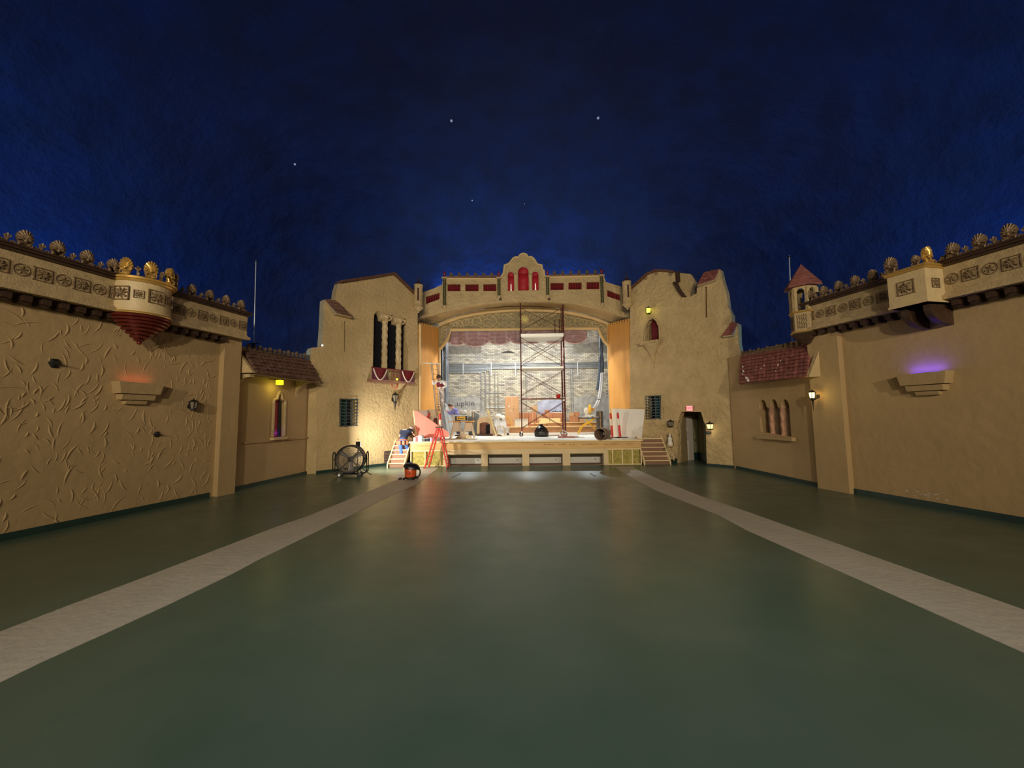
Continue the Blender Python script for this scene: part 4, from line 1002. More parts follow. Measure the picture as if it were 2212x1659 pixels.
# lanterns beside the door
x, z = TR.xz(1449, 921, .15); lantern('wall_lantern', 'pale unlit lantern left of the doorway on the right tower', TR.pt(x, z, 0), TR.ang, .26, .28, arm=.15)
x, z = TR.xz(1534, 927, .15); t = lantern('wall_lantern', 'lit box lantern right of the doorway on the right tower', TR.pt(x, z, 0), TR.ang, .26, .3, lit=1.6, arm=.17, col=(255, 226, 150))
light('lantern_glow', 'POINT', TR.pt(x, z-.12, .2), None, 1.2, (1, .8, .5), .05)
x, z = TR.xz(1530, 937, .0); t = thing('door_holder', 'small dark metal box just below the lit lantern by the doorway', 'wall fitting', TR.pt(x, z), TR.ang)
MB().box(0, -.06, 0, .24, .12, .1).build('case', BLACK, t); MB().box(.02, -.125, .03, .08, .012, .04).build('plate', IRON, t)
# low stub wall, plaster heap and statuette left of the door
p = TR.xz(1436, 990); q = TR.xz(1446, 966)
STONE = mat('rubble_plaster', (186, 164, 124), .9, bump=1.2, bscale=7, var=.25, vscale=6)
a = TR.xz(1427, 990)[0]; b = TR.xz(1446, 990)[0]
tag(MB().box(0, -.2, .12, b-a+.1, .4, .55).build('stub_wall', mat('olive_stub', (112, 102, 70), .9, bump=.5, bscale=8), None, TR.pt((a+b)/2, 0), TR.ang, bevel=.02), 'low olive stub wall between the right stairs and the plaster buttress', 'wall')
c = TR.xz(1463, 990)[0]
mb = MB(); n_ = 12
def bt(u, v):
    x = u*(c-b); zt = .70-(.55)*u**1.2
    random.seed(int(u*97)*31+int(v*53)); k = random.uniform(-.02, .02)
    return Vector((x, -.42*(1-v)**.6*(1-u*.3)+k, max(0, zt*min(1, v*1.4+.25)+k)) if v < .999 else (x, .02, zt))
mb.grid(bt, 14, 10); mb.sm = True
for i in range(14): mb.ball((random.uniform(.05, c-b-.05), -.33+random.uniform(0, .15), random.uniform(.1, .4)), random.uniform(.03, .08), 7, 5, (1, .6, 1), .25)
tag(mb.build('rubble_buttress', STONE, None, TR.pt(b, .1), TR.ang), 'sloping rubble plaster buttress left of the doorway', 'buttress')
x, z = TR.xz(1447, 962, .25)
t = thing('statuette', 'small white draped figurine on the wall left of the doorway', 'statue', TR.pt(x, z, .22), TR.ang)
MB().lathe([(.1, 0), (.12, .05), (.08, .2), (.09, .3), (.06, .36), (.03, .38), (.05, .43), (.045, .48), (.005, .51)], (0, 0, 0), 12).build('figure', WHITE, t)
MB().lathe([(.14, -.06), (.14, 0), (.02, .01)], (0, 0, 0), 10).build('base', STONE, t); MB().beam((-.14, .02, 0), (-.05, .02, .5), .035).beam((.14, .03, 0), (.04, .03, .48), .035).build('niche_arms', CASTD, t)

# ================================================================ PROSCENIUM BRIDGE DRESSING
for i, (g, lab) in enumerate(zip(GR, ['first', 'second', 'third', 'fourth', 'fifth', 'sixth', 'far left', 'far right'])):
    q = BR.px(g); xc = sum(p[0] for p in q)/4
    loc = BR.pt(xc, q[0][1]); place = {0: 'outermost left', 1: 'middle left', 2: 'innermost left', 3: 'innermost right', 4: 'middle right', 5: 'outermost right', 6: 'sloping far left', 7: 'sloping far right'}[i]
    t = thing('baluster_window', place+' dark red baluster opening in the parapet over the stage', 'window', loc, 0, 'red baluster windows of the parapet')
    bl_, tl_, tr_, br_ = q
    for k in range(8):
        f = (k+.5)/8; zb = bl_[1]+(br_[1]-bl_[1])*f-q[0][1]; zt = tl_[1]+(tr_[1]-tl_[1])*f-q[0][1]; x = bl_[0]+(br_[0]-bl_[0])*f-xc
        h = zt-zb; MB().lathe([(.02, 0), (.03, h*.1), (.018, h*.2), (.034, h*.45), (.018, h*.8), (.03, h*.9), (.02, h)], (x, .08, zb), 8).build('baluster', RED, t)
for (px, yt, yb, lab) in ((959.9, 602, 664, 'green and gilt twin-shaft post at the left end of the parapet'), (1077.5, 602, 643, 'green and gilt twin-shaft post left of the red-arched gable'), (1182.6, 599, 642, 'green and gilt twin-shaft post right of the red-arched gable'), (1300, 597, 659, 'green and gilt twin-shaft post at the right end of the parapet')):
    x, z1 = BR.xz(px, yt, .1); _, z0 = BR.xz(px, yb, .1); h = z1-z0
    t = thing('parapet_post', lab, 'post', BR.pt(x, z0, .06), 0, 'parapet posts with red finials')
    rope_mb((-.045, 0, .1), (-.045, 0, h), .035, h*5).build('shaft', GREEN, t); rope_mb((.045, 0, .1), (.045, 0, h), .035, h*5).build('shaft', GREEN, t)
    MB().lathe([(.01, -.08), (.06, -.02), (.1, .04), (.1, .1), (.07, .12)], (0, 0, 0), 12).build('corbel', CAST, t)
    MB().box(0, 0, h, .26, .2, .08).build('cap', CAST, t)
    o = finial_mb(.36, .14).build('finial', RED, t); o.location = (0, 0, h+.08)
for a, b, lab in (((964, 602), (1073, 602), 'row of small bronzed shell cresting on the left parapet'), ((1187, 598.5), (1297, 596.5), 'row of small bronzed shell cresting on the right parapet')):
    x0, z0 = BR.xz(*a); x1, z1 = BR.xz(*b); t = thing('parapet_cresting', lab, 'cresting', BR.pt(x0, z0+.05, 0), 0); L = x1-x0
    MB().box(L/2, .05, -.02, L, .3, .06).build('rail', TILEB, t)
    for i in range(6):
        x = L*(i+.6)/6.2; PR.put('pc', lambda: palmette_mb(.22), 'palmette', CREST, t, (x, 0, .03+(z1-z0)*x/L))
        for q in (-.12, .12): PR.put('pcs', lambda: scroll_mb(.14, .08), 'scroll', CREST, t, (x+q*2.1, 0, .03))
# red arches of the gable
for (xl, xr, yt, yb, lab, nm) in ((1118.5, 1143.4, 576.3, 627.6, 'tall central red arched niche in the gable over the stage', 'big'), (1096.3, 1111.7, 587, 628.5, 'small red arched niche left of the central one in the gable', 's'), (1149, 1164.8, 586, 627, 'small red arched niche right of the central one in the gable', 's')):
    a = BR.xz(xl, yb); b = BR.xz(xr, yb); zt = BR.xz(xl, yt)[1]; w = b[0]-a[0]; h = zt-a[1]; r = w/2
    t = thing('red_niche', lab, 'niche', BR.pt((a[0]+b[0])/2, a[1], 0), 0)
    mb = MB(); mb.grid(lambda u, v: Vector((-r*math.cos(PI*u), .02+r*.8*math.sin(PI*u), v*(h-r))), 14, 3)
    mb.grid(lambda u, v: Vector((-r*math.cos(PI*u)*math.cos(v*PI/2), .02+r*.8*math.sin(PI*u)*math.cos(v*PI/2), h-r+r*math.sin(v*PI/2))), 14, 8)
    mb.build('niche_shell', mat('scarlet_niche', (176, 30, 44), .6, var=.08, vscale=6), t, smooth=True, solid=.02)
    MB().tube([(x, -.0, z) for x, z in shift(arch(-r, r, 0, h, 14), 0)], .03, 6).build('arch_moulding', CAST, t)
    if nm == 's': 
        MB().lathe([(.03, 0), (.04, .03), (.022, .05), (.022, .28), (.004, .36)], (0, .0, 0.02), 10).build('candle', emis('candle_white', (255, 246, 225), .55), t)
for sx, px in ((-1, 1115), (1, 1146.3)):
    x, z0 = BR.xz(px, 627); z1 = BR.xz(px, 596)[1]; twisted_column('niche_column', 'slim plaster colonnette '+('left' if sx < 0 else 'right')+' of the tall central red niche', BR, x, z0, z1, .045, CREAMP, .0)
# bartizan turrets at each end of the parapet
for (px, yt, yb, ytip, lab) in ((903.5, 616, 676, 594, 'round bartizan with spire at the left end of the parapet'), (1355.7, 609, 669, 585.5, 'round bartizan with spire at the right end of the parapet')):
    Y = 18.15; p = atY(px, yb, Y); q = atY(px, yt, Y); s_ = atY(px, ytip, Y); h = q.z-p.z
    t = thing('bartizan', lab, 'turret', (p.x, Y, p.z), math.radians(10 if px < 1000 else 0)); r = .205
    MB().lathe([(r, .28), (r, h-.05), (r+.015, h-.05), (r+.02, h)], (0, 0, 0), 20).build('body', STUCR, t)
    MB().lathe([(.02, 0), (.06, .04), (.05, .08), (.12, .12), (r+.03, .24), (r+.03, .28), (r, .3)], (0, 0, 0), 20).build('pendant_base', CAST, t)
    MB().lathe([(r+.02, h), (r*.75, h+.1), (r*.25, h+.17), (.035, h+.2), (.03, h+.26), (.045, h+.3), (.015, h+.36), (.003, s_.z-p.z)], (0, 0, 0), 16).build('spire', DARKB, t)
    MB().prism(arch(-.035, .035, h*.4, h*.86), -r-.012, -r+.03).build('slit_opening', mat('deep_slit', (60, 12, 16), .8), t)
# scroll relief over the spandrel
mb = MB(); mbd = MB()
def edge_y(pts, x):
    for a, b in zip(pts, pts[1:]):
        if a[0] <= x <= b[0]: return a[1]+(b[1]-a[1])*(x-a[0])/(b[0]-a[0])
    return pts[-1][1]
x = 962.0; k = 0
while x < 1310:
    yt = edge_y(ringi, x)+3; yb = 708 if 975 < x < 1290 else 712+abs(min(x-975, 1290-x, 0))*1.2; yc = (yt+yb)/2; hh_ = (yb-yt)/2
    if hh_ < 2.5 or abs(x-1133) < 13: x += 5; continue
    c = RG.xz(x, yc); R_ = (RG.xz(x, yt)[1]-RG.xz(x, yb)[1])/2; s1 = 1 if k % 2 == 0 else -1; R_ = min(R_, .34)
    for dz in (0,) if hh_ < 13 else (-hh_/2, hh_/2):
        cz = RG.xz(x, yc+dz)[1]; RR = R_ if dz == 0 else min(R_*.62, .3)
        mb.tube([(c[0]+s1*RR*(1-j/22)*math.cos(j*.42), -.015, cz+RR*(1-j/22)*math.sin(j*.42)*(1 if dz <= 0 else -1)) for j in range(21)], [.028*(1-j/40) for j in range(21)], 5)
        for q in range(4): a = q*1.6+k; mb.tube([(c[0]+RR*.55*math.cos(a), -.01, cz+RR*.55*math.sin(a)), (c[0]+RR*1.0*math.cos(a+.5), -.01, cz+RR*1.0*math.sin(a+.5))], [.03, .012], 5)
    x += max(9, min(17, hh_*1.15)); k += 1
for sx, cx_ in ((1, 957), (-1, 1308)):
    for (dx, dy, r_) in ((0, 716, 6), (-2, 728, 5), (-3, 740, 4), (5, 712, 5)):
        c = RG.xz(cx_+sx*dx, dy); RR = r_*.0255
        mb.tube([(c[0]+sx*RR*(1-j/22)*math.cos(j*.42), -.015, c[1]+RR*(1-j/22)*math.sin(j*.42)) for j in range(21)], [.026*(1-j/40) for j in range(21)], 5)
tag(mb.build('scroll_relief', mat('buff_scrollwork', (190, 170, 126), .7, var=.1, vscale=9), None, RG.pt(0, 0, .0), 0), 'buff acanthus scroll relief across the spandrel panel above the stage opening', 'relief')
x, z = RG.xz(1133, 690)
t = thing('medallion', 'cream oval medallion at the centre of the spandrel, behind the scaffold', 'medallion', RG.pt(x, z, .02), 0)
MB().lathe([(.3, 0), (.3, .03), (.26, .05), (.25, .03), (.01, .03)], (0, 0, 0), 24, axis='y').build('frame', CAST, t)
mb = MB()
for i in range(8): a = i*PI/4; mb.tube([(.05*math.cos(a), -.05, .05*math.sin(a)), (.2*math.cos(a), -.06, .2*math.sin(a))], [.04, .05], 6)
mb.ball((0, -.06, 0), .07); mb.build('rosette', mat('yellow_cream', (222, 212, 140), .6), t)
# small floodlight stubs hanging from the bridge underside
for px in (1081, 1186):
    x, z = BR.xz(px, 645); tag(MB().box(0, -.04, -.1, .13, .12, .1).box(0, -.04, 0, .03, .03, .1).build('bridge_fixture', DARKB, None, BR.pt(x, z, .0), 0), ('left' if px < 1100 else 'right')+' small dark fixture on the underside edge of the stage bridge', 'fixture')

# star lamps set in the plaster sky
def sky_hit(px, py):
    d = ray(px, py)
    lo, hi = 2.0, 40.0
    def inside(t):
        p = CAMPOS+d*t; a = abs((p.x-.25)/13.2)**(1/.72/1.0); b = abs((p.z-3.2)/11.0)**(1/.85) if p.z > 3.2 else 0; c = abs((p.y-5.2)/15.35)**(1/.42)
        e = (a**.5 if False else 0)
        k1 = (abs((p.x-.25)/13.2)**(2/.72)+(abs(max(0, p.z-3.2))/11.0)**(2/.85))
        # cross-section radius function k at this y
        sp = min(1, abs((p.y-5.2)/15.35))**(1/.42); cp = math.sqrt(max(0, 1-sp*sp)); k = cp**.42
        if k <= 0: return False
        return (abs((p.x-.25)/13.2/k)**(2/.72)+(max(0, p.z-3.2)/11.0/k)**(2/.85)) < 1
    for _ in range(50):
        m_ = (lo+hi)/2
        if inside(m_): lo = m_
        else: hi = m_
    return CAMPOS+d*lo
for (px, py, s_, lab) in ((975, 261, .05, 'star lamp in the blue plaster sky, left of the centre pair'), (1292, 255, .05, 'star lamp in the blue plaster sky, right of the centre pair'), (637, 355, .04, 'faint star lamp in the left part of the blue plaster sky'), (1020, 433, .035, 'faint star lamp in the blue plaster sky, lowest over the gable'), (1133, 440, .02, 'very faint star lamp in the blue plaster sky just above the gable')):
    p = sky_hit(px, py); tag(MB().ball((0, 0, 0), s_, 10, 8).build('star_lamp', emis('star_glow', (170, 190, 225), .28), None, p*.996+CAMPOS*.004), lab, 'star lamp')

# ================================================================ STAGE APRON AND STAIRS
AP = Plane((-6, 16.6), (6, 16.6))
def apx(px, y=980, n=0): return AP.xz(px, y, n)[0]
ap = thing('stage_apron', 'raw plywood stage front with four low alcoves and yellow insulation bays', 'stage front', AP.pt(0, 0), 0)
xl, xr = apx(887), apx(1385)
MB().box((xl+xr)/2, -.02, .68, xr-xl, .04, .34).build('fascia', PLY2, ap)
MB().box((xl+xr)/2, -.06, .985, xr-xl+.1, .14, .06).build('deck_nosing', PINE, ap)
ax0, ax1 = apx(958), apx(1313)
MB().box((ax0+ax1)/2, -.0, .49, ax1-ax0, .08, .19).build('header_board', OSB, ap)
for a, b in ((887, 958), (1313, 1385)):
    MB().box((apx(a)+apx(b))/2, -.01, .625, apx(b)-apx(a), .05, .055).build('top_plate', PINE, ap)
    MB().box((apx(a)+apx(b))/2, -.01, .0, apx(b)-apx(a), .05, .04).build('sole_plate', PINE, ap)
posts = [(958, 968), (1040, 1054), (1128, 1143), (1215, 1231), (1303, 1313)]
for a, b in posts: MB().box((apx(a)+apx(b))/2, -.03, 0, apx(b)-apx(a), .12, .5).build('post', OSB, ap)
for a in (888.5, 919, 951, 1322.5, 1343.5, 1365, 1384): MB().box(apx(a), -.02, .04, .045, .07, .6).build('stud', PINE, ap)
for a, b in ((890, 918), (920, 950), (951, 958), (1313, 1322), (1323.5, 1343), (1344.5, 1364.5), (1366, 1383.5)):
    MB().box((apx(a)+apx(b))/2, .06, .04, apx(b)-apx(a), .08, .6).build('insulation_batt', INSUL, ap)
for (a0, a), (b, b0) in zip(posts, posts[1:]):
    x0, x1 = apx(a), apx(b); xc = (x0+x1)/2; w = x1-x0
    MB().hexa([(x0, 0, .46), (x1, 0, .46), (x1, .62, .27), (x0, .62, .27), (x0, 0, .5), (x1, 0, .5), (x1, .62, .31), (x0, .62, .31)]).build('alcove_soffit', mat('olive_board', (132, 122, 90), .8), ap)
    MB().box(xc, .64, 0, w, .04, .3).build('alcove_back', GREYP, ap)
    MB().box(xc, .3, 0, w, .6, .02).build('alcove_floor', BROWNW, ap)
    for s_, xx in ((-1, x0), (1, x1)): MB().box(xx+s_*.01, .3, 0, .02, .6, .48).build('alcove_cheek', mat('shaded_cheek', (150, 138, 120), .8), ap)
    MB().tube([(x1-.22, .6, .17), (x1-.22, .64, .17)], .025, 10).build('outlet', BLACK, ap)
# back-filled sides under the deck
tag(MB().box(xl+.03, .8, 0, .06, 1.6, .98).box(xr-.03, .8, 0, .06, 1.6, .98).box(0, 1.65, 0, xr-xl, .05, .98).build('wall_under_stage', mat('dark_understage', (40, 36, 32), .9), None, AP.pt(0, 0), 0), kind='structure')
# smudged stencil marks on the fascia
mb = MB(); random.seed(21)
for a, b in ((903, 929), (1176, 1196), (1207, 1222), (1232, 1243), (1258, 1292), (1306, 1336), (1352, 1366)):
    x = apx(a)
    while x < apx(b): w_ = random.uniform(.02, .06); mb.box(x, -.041, .85+random.uniform(-.01, .01), w_, .004, random.uniform(.02, .045)); x += w_+random.uniform(.012, .03)
mb.build('stencil_marks', mat('faded_brown_ink', (150, 112, 66), .7), ap)

def stairs(label, x0, x1, y0, y1, n, ht, name='stage_stairs'):
    t = thing(name, label, 'stairs', (x0, y0, 0), 0); W = x1-x0; d = (y1-y0)/n; h = ht/n
    for i in range(n):
        MB().box(W/2, d*i+.02, h*i, W, .03, h).build('riser', BROWNW, t)
        MB().box(W/2, d*(i+.5)-.0, h*(i+1)-.03, W, d+.05, .035).build('tread', PINE, t)
    for xx in (0, W):
        MB().hexa([(xx-.025, -.12, 0), (xx+.025, -.12, 0), (xx+.025, y1-y0, ht-.2), (xx-.025, y1-y0, ht-.2), (xx-.025, -.12, .16), (xx+.025, -.12, .16), (xx+.025, y1-y0, ht+.12), (xx-.025, y1-y0, ht+.12)]).build('stringer', PINE, t)
    return t
stairs('open wooden stairs with brown risers at the right end of the stage', 5.2, 6.28, 16.5, 17.35, 6, 1.05)
stairs('wooden stairs at the left end of the stage, under the bent worker', -5.52, -4.82, 16.25, 17.25, 6, 1.05)
# small dark slots in the floor
for (a, b, lab) in (((977, 1031), (994, 1023), 'short dark metal strip on the floor before the left stage alcoves'), ((1275, 1022), (1286, 1029), 'short dark metal strip on the floor before the right stage alcoves')):
    p, q = flo(*a), flo(*b); tag(MB().beam((0, 0, .008), (q.x-p.x, q.y-p.y, .008), .06, .012).build('floor_strip', BLACK, None, p), lab, 'strip')

# ================================================================ BACK WALL SERVICES
cw = thing('conduit_bank', 'bank of horizontal steel conduits across the brick wall with bends dropping down', 'conduits', BW.pt(0, 0), 0)
xa, xb = BW.xz(955, 790)[0], BW.xz(1322, 790)[0]
for i, yy in enumerate((785.5, 788.5, 791.5, 794, 796.5, 799, 801.5, 804)):
    z = BW.xz(1100, yy)[1]; x_end = xb if i < 5 else BW.xz(1040+9*(7-i), 800)[0]
    r = .03
    if i < 5: MB().tube([(xa, -.08, z), (x_end, -.08, z)], r, 8).build('conduit', GALV, cw)
    else:
        zb = BW.xz(1100, 886)[1]; MB().tube(spline([(xa, -.08, z), (x_end-.5, -.08, z), (x_end-.12, -.08, z-.04), (x_end, -.08, z-.25), (x_end, -.08, zb)], 6), r, 8).build('bent_conduit', GALV, cw)
for px in (1001, 1061.5, 1113.5, 1247):
    x = BW.xz(px, 790)[0]; MB().box(x, -.13, BW.xz(px, 812)[1], .06, .04, BW.xz(px, 783)[1]-BW.xz(px, 812)[1]).build('strut', GALV, cw)
for px, yt in ((1069, 806), (1076, 806), (1136, 798), (1231, 800), (1235.5, 798)):
    x, z = BW.xz(px, yt); zb = BW.xz(px, 886)[1]; MB().tube([(x, -.06, z), (x, -.06, zb)], .022, 6).build('drop_conduit', GALV, cw)
for yy in (830, 848, 880):
    a = BW.xz(1048, yy); b = BW.xz(1090, yy); MB().tube([(a[0], -.05, a[1]), (b[0], -.05, b[1])], .018, 6).build('cross_conduit', GALV, cw)
# shadow painted onto the brickwork as grey patches, and graffiti
patch([(965, 765), (965, 748), (1039, 744), (1039, 764)], mat('shadow_grey', (140, 134, 120), .85, var=.25, vscale=4), 'trim_18', .006)
patch([(1238, 762), (1238, 735), (1316, 740), (1316, 762)], mat('shadow_grey', (140, 134, 120)), 'trim_19', .006)
patch([(1078, 763), (1098, 757), (1116, 763)], mat('shadow_dark', (70, 66, 62), .9), 'trim_20', .008)
x, z = BW.xz(1006, 872)
g = text('upkin', .5, mat('graffiti_black', (86, 86, 92), .8), None, BW.pt(x, z, .02), 'wall_graffiti', .002); tag(g, 'black hand-lettered graffiti low on the left of the back brick wall', 'graffiti'); g.scale = (1.15, 1, 1)

# ================================================================ VALANCE, SIDE LEGS, DUCT
Yd = 21.5; DP = Plane((-6, Yd), (6, Yd))
def dx(px, py=740): return DP.xz(px, py)
va = thing('valance', 'row of maroon velvet swags wrapped in plastic under the arch lintel', 'drape', DP.pt(0, 0), 0)
sw = [(966, 1010, 747, 744), (996, 1060, 750, 744), (1050, 1108, 745, 743), (1100, 1140, 744, 742), (1128, 1172, 744, 742), (1168, 1222, 744, 741), (1215, 1268, 743, 740)]
zt = dx(1132, 709)[1]
random.seed(9)
for i, (a, b, yb, _) in enumerate(sw):
    x0 = dx(a)[0]; x1 = dx(b)[0]; zb = dx((a+b)/2, yb)[1]; dep = zt-zb
    def f(u, v, x0=x0, x1=x1, dep=dep, i=i):
        s_ = 2*u-1; e = abs(s_)**2.4; d = dep*(1-.35*e)
        return Vector((x0+(x1-x0)*(u+.05*s_*v*(1-v)), -.1*(i % 2)-.07*math.cos(v*26*(1-.5*e))*(1-.4*e)-.12*(1-e)*v, zt-d*v))
    MB().grid(f, 20, 24).build('swag', mat('dusty_maroon', (160, 104, 108), .75, var=.25, vscale=6, stretch=(1, 1, 2.5)), va, smooth=True, solid=.01)
    pts = [f(k/14, 1.0)+Vector((0, -.02, 0)) for k in range(15)]
    MB().tube(pts, .035, 6).build('swag_hem', mat('pale_rose_hem', (206, 172, 166), .6), va)
def sheet(u, v):
    x0, x1 = dx(964)[0], dx(1288)[0]; return Vector((x0+(x1-x0)*u, -.34-.05*math.sin(u*97+v*3)-.03*math.sin(u*171), zt-.02-v*(zt-dx(990, 751)[1])*(1.0-.12*u-.06*math.sin(u*39))))
MB().grid(sheet, 120, 12).build('plastic_cover', PLASTIC, va, smooth=True)
MB().box((dx(966)[0]+dx(1298)[0])/2, 0, zt-.03, dx(1298)[0]-dx(966)[0], .06, .08).build('header_batten', mat('dark_maroon_batten', (70, 24, 30), .7), va)
# plastic-wrapped side legs (bundled curtains)
def bundle(name, label, path, rad, m, ties=(), n=16):
    t = thing(name, label, 'drape', tuple(path[-1]), 0); o = Vector(path[-1])
    P_ = [Vector(p)-o for p in path]; S = spline([tuple(p) for p in P_], 8)
    mb = MB(); k = len(S)
    rings = []
    for j, s_ in enumerate(S):
        r = rad[0]+(rad[1]-rad[0])*j/(k-1)
        for tt in ties:
            if abs(j/(k-1)-tt) < .05: r *= .45+.55*abs(j/(k-1)-tt)/.05
        rings.append([mb.b.verts.new(Vector(s_)+Vector((r*math.cos(a)*(1+.3*math.sin(5*a)), r*math.sin(a)*(1+.3*math.sin(5*a+1)), 0))) for a in [2*PI*q/n for q in range(n)]])
    for a, b in zip(rings, rings[1:]):
        for q in range(n): mb.face([a[q], a[(q+1) % n], b[(q+1) % n], b[q]])
    mb.face(rings[0]); mb.face(rings[-1][::-1]); mb.build('cloth', m, t, smooth=True)
    for tt in ties:
        s_ = Vector(S[int(tt*(k-1))]); r = rad[0]+(rad[1]-rad[0])*tt; MB().lathe([(r*.62, -.02), (r*.68, 0), (r*.62, .02)], s_, 14).build('tie', BLACK, t)
    return t
GREYC = mat('grey_blue_wrapped_cloth', (120, 128, 138), .35, bump=.4, bscale=5, var=.3, vscale=4, stretch=(3, 3, .6))
def at(x, y, Y): return atY(x, y, Y)
bundle('wrapped_leg', 'grey plastic-wrapped curtain bundle hanging just left of the brick wall', [at(962, 738, 22.2), at(962, 800, 22.2), at(961, 870, 22.2)], (.13, .17), GREYC, (.32,))
bundle('wrapped_leg', 'grey curtain bundle hanging behind the ladder worker', [at(955, 748, 22.6), at(954, 800, 22.6), at(956, 900, 22.6)], (.12, .16), GREYC, (.15, .5))
bundle('wrapped_leg', 'dark blue-grey curtain bundle at the right side of the stage', [at(1299, 716, 22.3), at(1299, 760, 22.3), at(1299, 800, 22.3), at(1295, 842, 22.3)], (.09, .16), mat('slate_wrapped_cloth', (72, 84, 100), .35, bump=.4, bscale=5, var=.3, vscale=4), (.35,))
bundle('wrapped_leg', 'white plastic tail of the right curtain bundle bending toward the mitre saw', [at(1301, 805, 22.1), at(1297, 850, 22.1), at(1291, 872, 22.2), at(1283, 884, 22.4)], (.08, .12), mat('white_wrapped_plastic', (206, 210, 218), .3, bump=.6, bscale=6), (.5,))
# big plastic draped heap left rear
def heap(name, label, c, sx, sy, h, m, seed, cat='covered pile', n=22, fold=.12):
    random.seed(seed); ph = [random.uniform(0, 6) for _ in range(6)]
    t = thing(name, label, cat, c, 0)
    def f(u, v):
        a = 2*PI*u; r = (1-v**2.2)**.5 if v < 1 else 0; k = 1+fold*math.sin(7*a+ph[0])*(1-v)+fold*.6*math.sin(13*a+ph[1]+v*4)+.1*math.sin(3*a+ph[2])
        return Vector((sx*r*k*math.cos(a), sy*r*k*math.sin(a), h*v*(1+.08*math.sin(2*a+ph[3]))))
    mb = MB(); mb.grid(f, n*2, n); bmesh.ops.remove_doubles(mb.b, verts=mb.b.verts[:], dist=1e-4)
    mb.build('cover', m, t, smooth=True); return t
p = dk(970, 936); heap('plastic_covered_pile', 'tall milky plastic-covered pile behind the ladder at stage left', (p.x, 22.4, DZ), .55, .4, 1.75, PLASTD, 4)

# ================================================================ SCAFFOLD
S0 = atY(1127.5, 940, 19.9); S1 = atY(1222.5, 935, 19.9); sx0, sx1 = S0.x, S1.x
sc = thing('scaffold_tower', 'tall rusty red rolling scaffold tower with white planks at centre stage', 'scaffold', ((sx0+sx1)/2, 20.6, DZ), 0)
hw = (sx1-sx0)/2; dy = .68
lv = [atY(1127, y, 19.9).z-DZ for y in (930, 862, 793, 722, 655)]
lv[0] = .18
def sl_(x, y, z): return (x, y, z)
for sx in (-1, 1):
    for sy in (-1, 1):
        for i in range(4):
            z0, z1 = lv[i], lv[i+1]
            MB().tube([(sx*hw, sy*dy, z0), (sx*hw, sy*dy, z1)], .028, 8).tube([(sx*hw, sy*dy, z1-.03), (sx*hw, sy*dy, z1+.05)], .035, 8).build('standard', SCAF, sc)
        t_ = MB().tube([(sx*hw, sy*dy, .18), (sx*hw, sy*dy, .26)], .04, 8).build('caster', GALV, sc)
        c = (sx*hw-.03, sy*dy, .085); w_ = MB().tube([(c[0]+.085*math.cos(a), c[1], c[2]+.085*math.sin(a)) for a in [2*PI*q/14 for q in range(14)]], .022, 6, closed=True); w_.tube([(c[0]-.07, c[1], c[2]), (c[0]+.07, c[1], c[2])], .012, 6); w_.build('wheel', BPLAST, t_)
    for i in range(4):
        z0, z1 = lv[i], lv[i+1]; mb = MB(); mb.tube([(sx*hw, -dy, z1-.12), (sx*hw, dy, z1-.12)], .024, 8); mb.tube([(sx*hw, -dy, z0+.12), (sx*hw, dy, z0+.12)], .02, 6)
        mb.tube([(sx*hw, -dy*.45, z0+.12), (sx*hw, -dy*.45, z1-.12)], .018, 6); mb.tube([(sx*hw, dy*.45, z0+.12), (sx*hw, dy*.45, z1-.12)], .018, 6)
        for k in range(1, 5): zz = z0+.12+(z1-z0-.24)*k/5; mb.tube([(sx*hw, -dy, zz), (sx*hw, -dy*.45, zz)], .016, 6); mb.tube([(sx*hw, dy*.45, zz), (sx*hw, dy, zz)], .016, 6)
        mb.build('end_frame', SCAF, sc)
for i in range(4):
    z0, z1 = lv[i]+.14, lv[i+1]-.16
    for sy in (-1, 1):
        if i == 3: z1 = lv[4]-.25
        MB().tube([(-hw, sy*dy, z0+.08), (hw, sy*dy, z1)], .014, 6).tube([(-hw, sy*dy+.02, z1), (hw, sy*dy+.02, z0+.08)], .014, 6).build('cross_brace', SCAF, sc)
o = MB().tube([(-hw, -dy-.03, .25), (-.15, -dy-.03, .85)], .02, 6).build('cross_brace', mat('orange_brace', (208, 120, 84), .5), sc); o['label'] = 'orange-toned lower brace'
MB().box(0, 0, lv[1], hw*2+.02, .5, .05).build('plank', SCAF, sc)
MB().box(0, 0, lv[2]-.06, hw*2-.05, 1.2, .08).build('plank', ALU, sc)
MB().box(0, -dy-.02, lv[3]-.14, hw*2-.02, .05, .16).box(0, 0, lv[3]-.16, hw*2-.04, 1.3, .06).build('platform', ALU, sc)
MB().tube([(hw-.35, .3, lv[3]), (hw-.35, .3, lv[3]+1.0), (hw-.1, .3, lv[3]+1.0), (hw-.1, .3, lv[3])], .02, 6).build('guard_hoop', SCAF, sc)
p = atY(1208, 861, 20.2)
t = thing('red_bucket', 'small red bucket standing on the lowest scaffold plank', 'bucket', (p.x, 20.6, DZ+lv[1]+.05), 0)
MB().lathe([(.1, 0), (.13, .19), (.14, .2), (.12, .2), (.09, .02), (0, .02)], (0, 0, 0), 18).build('pail', REDT, t); MB().tube([(.13*math.cos(a), -.06, .17-.1*math.sin(a)) for a in [PI*q/8 for q in range(9)]], .006, 5).build('handle', GALV, t)

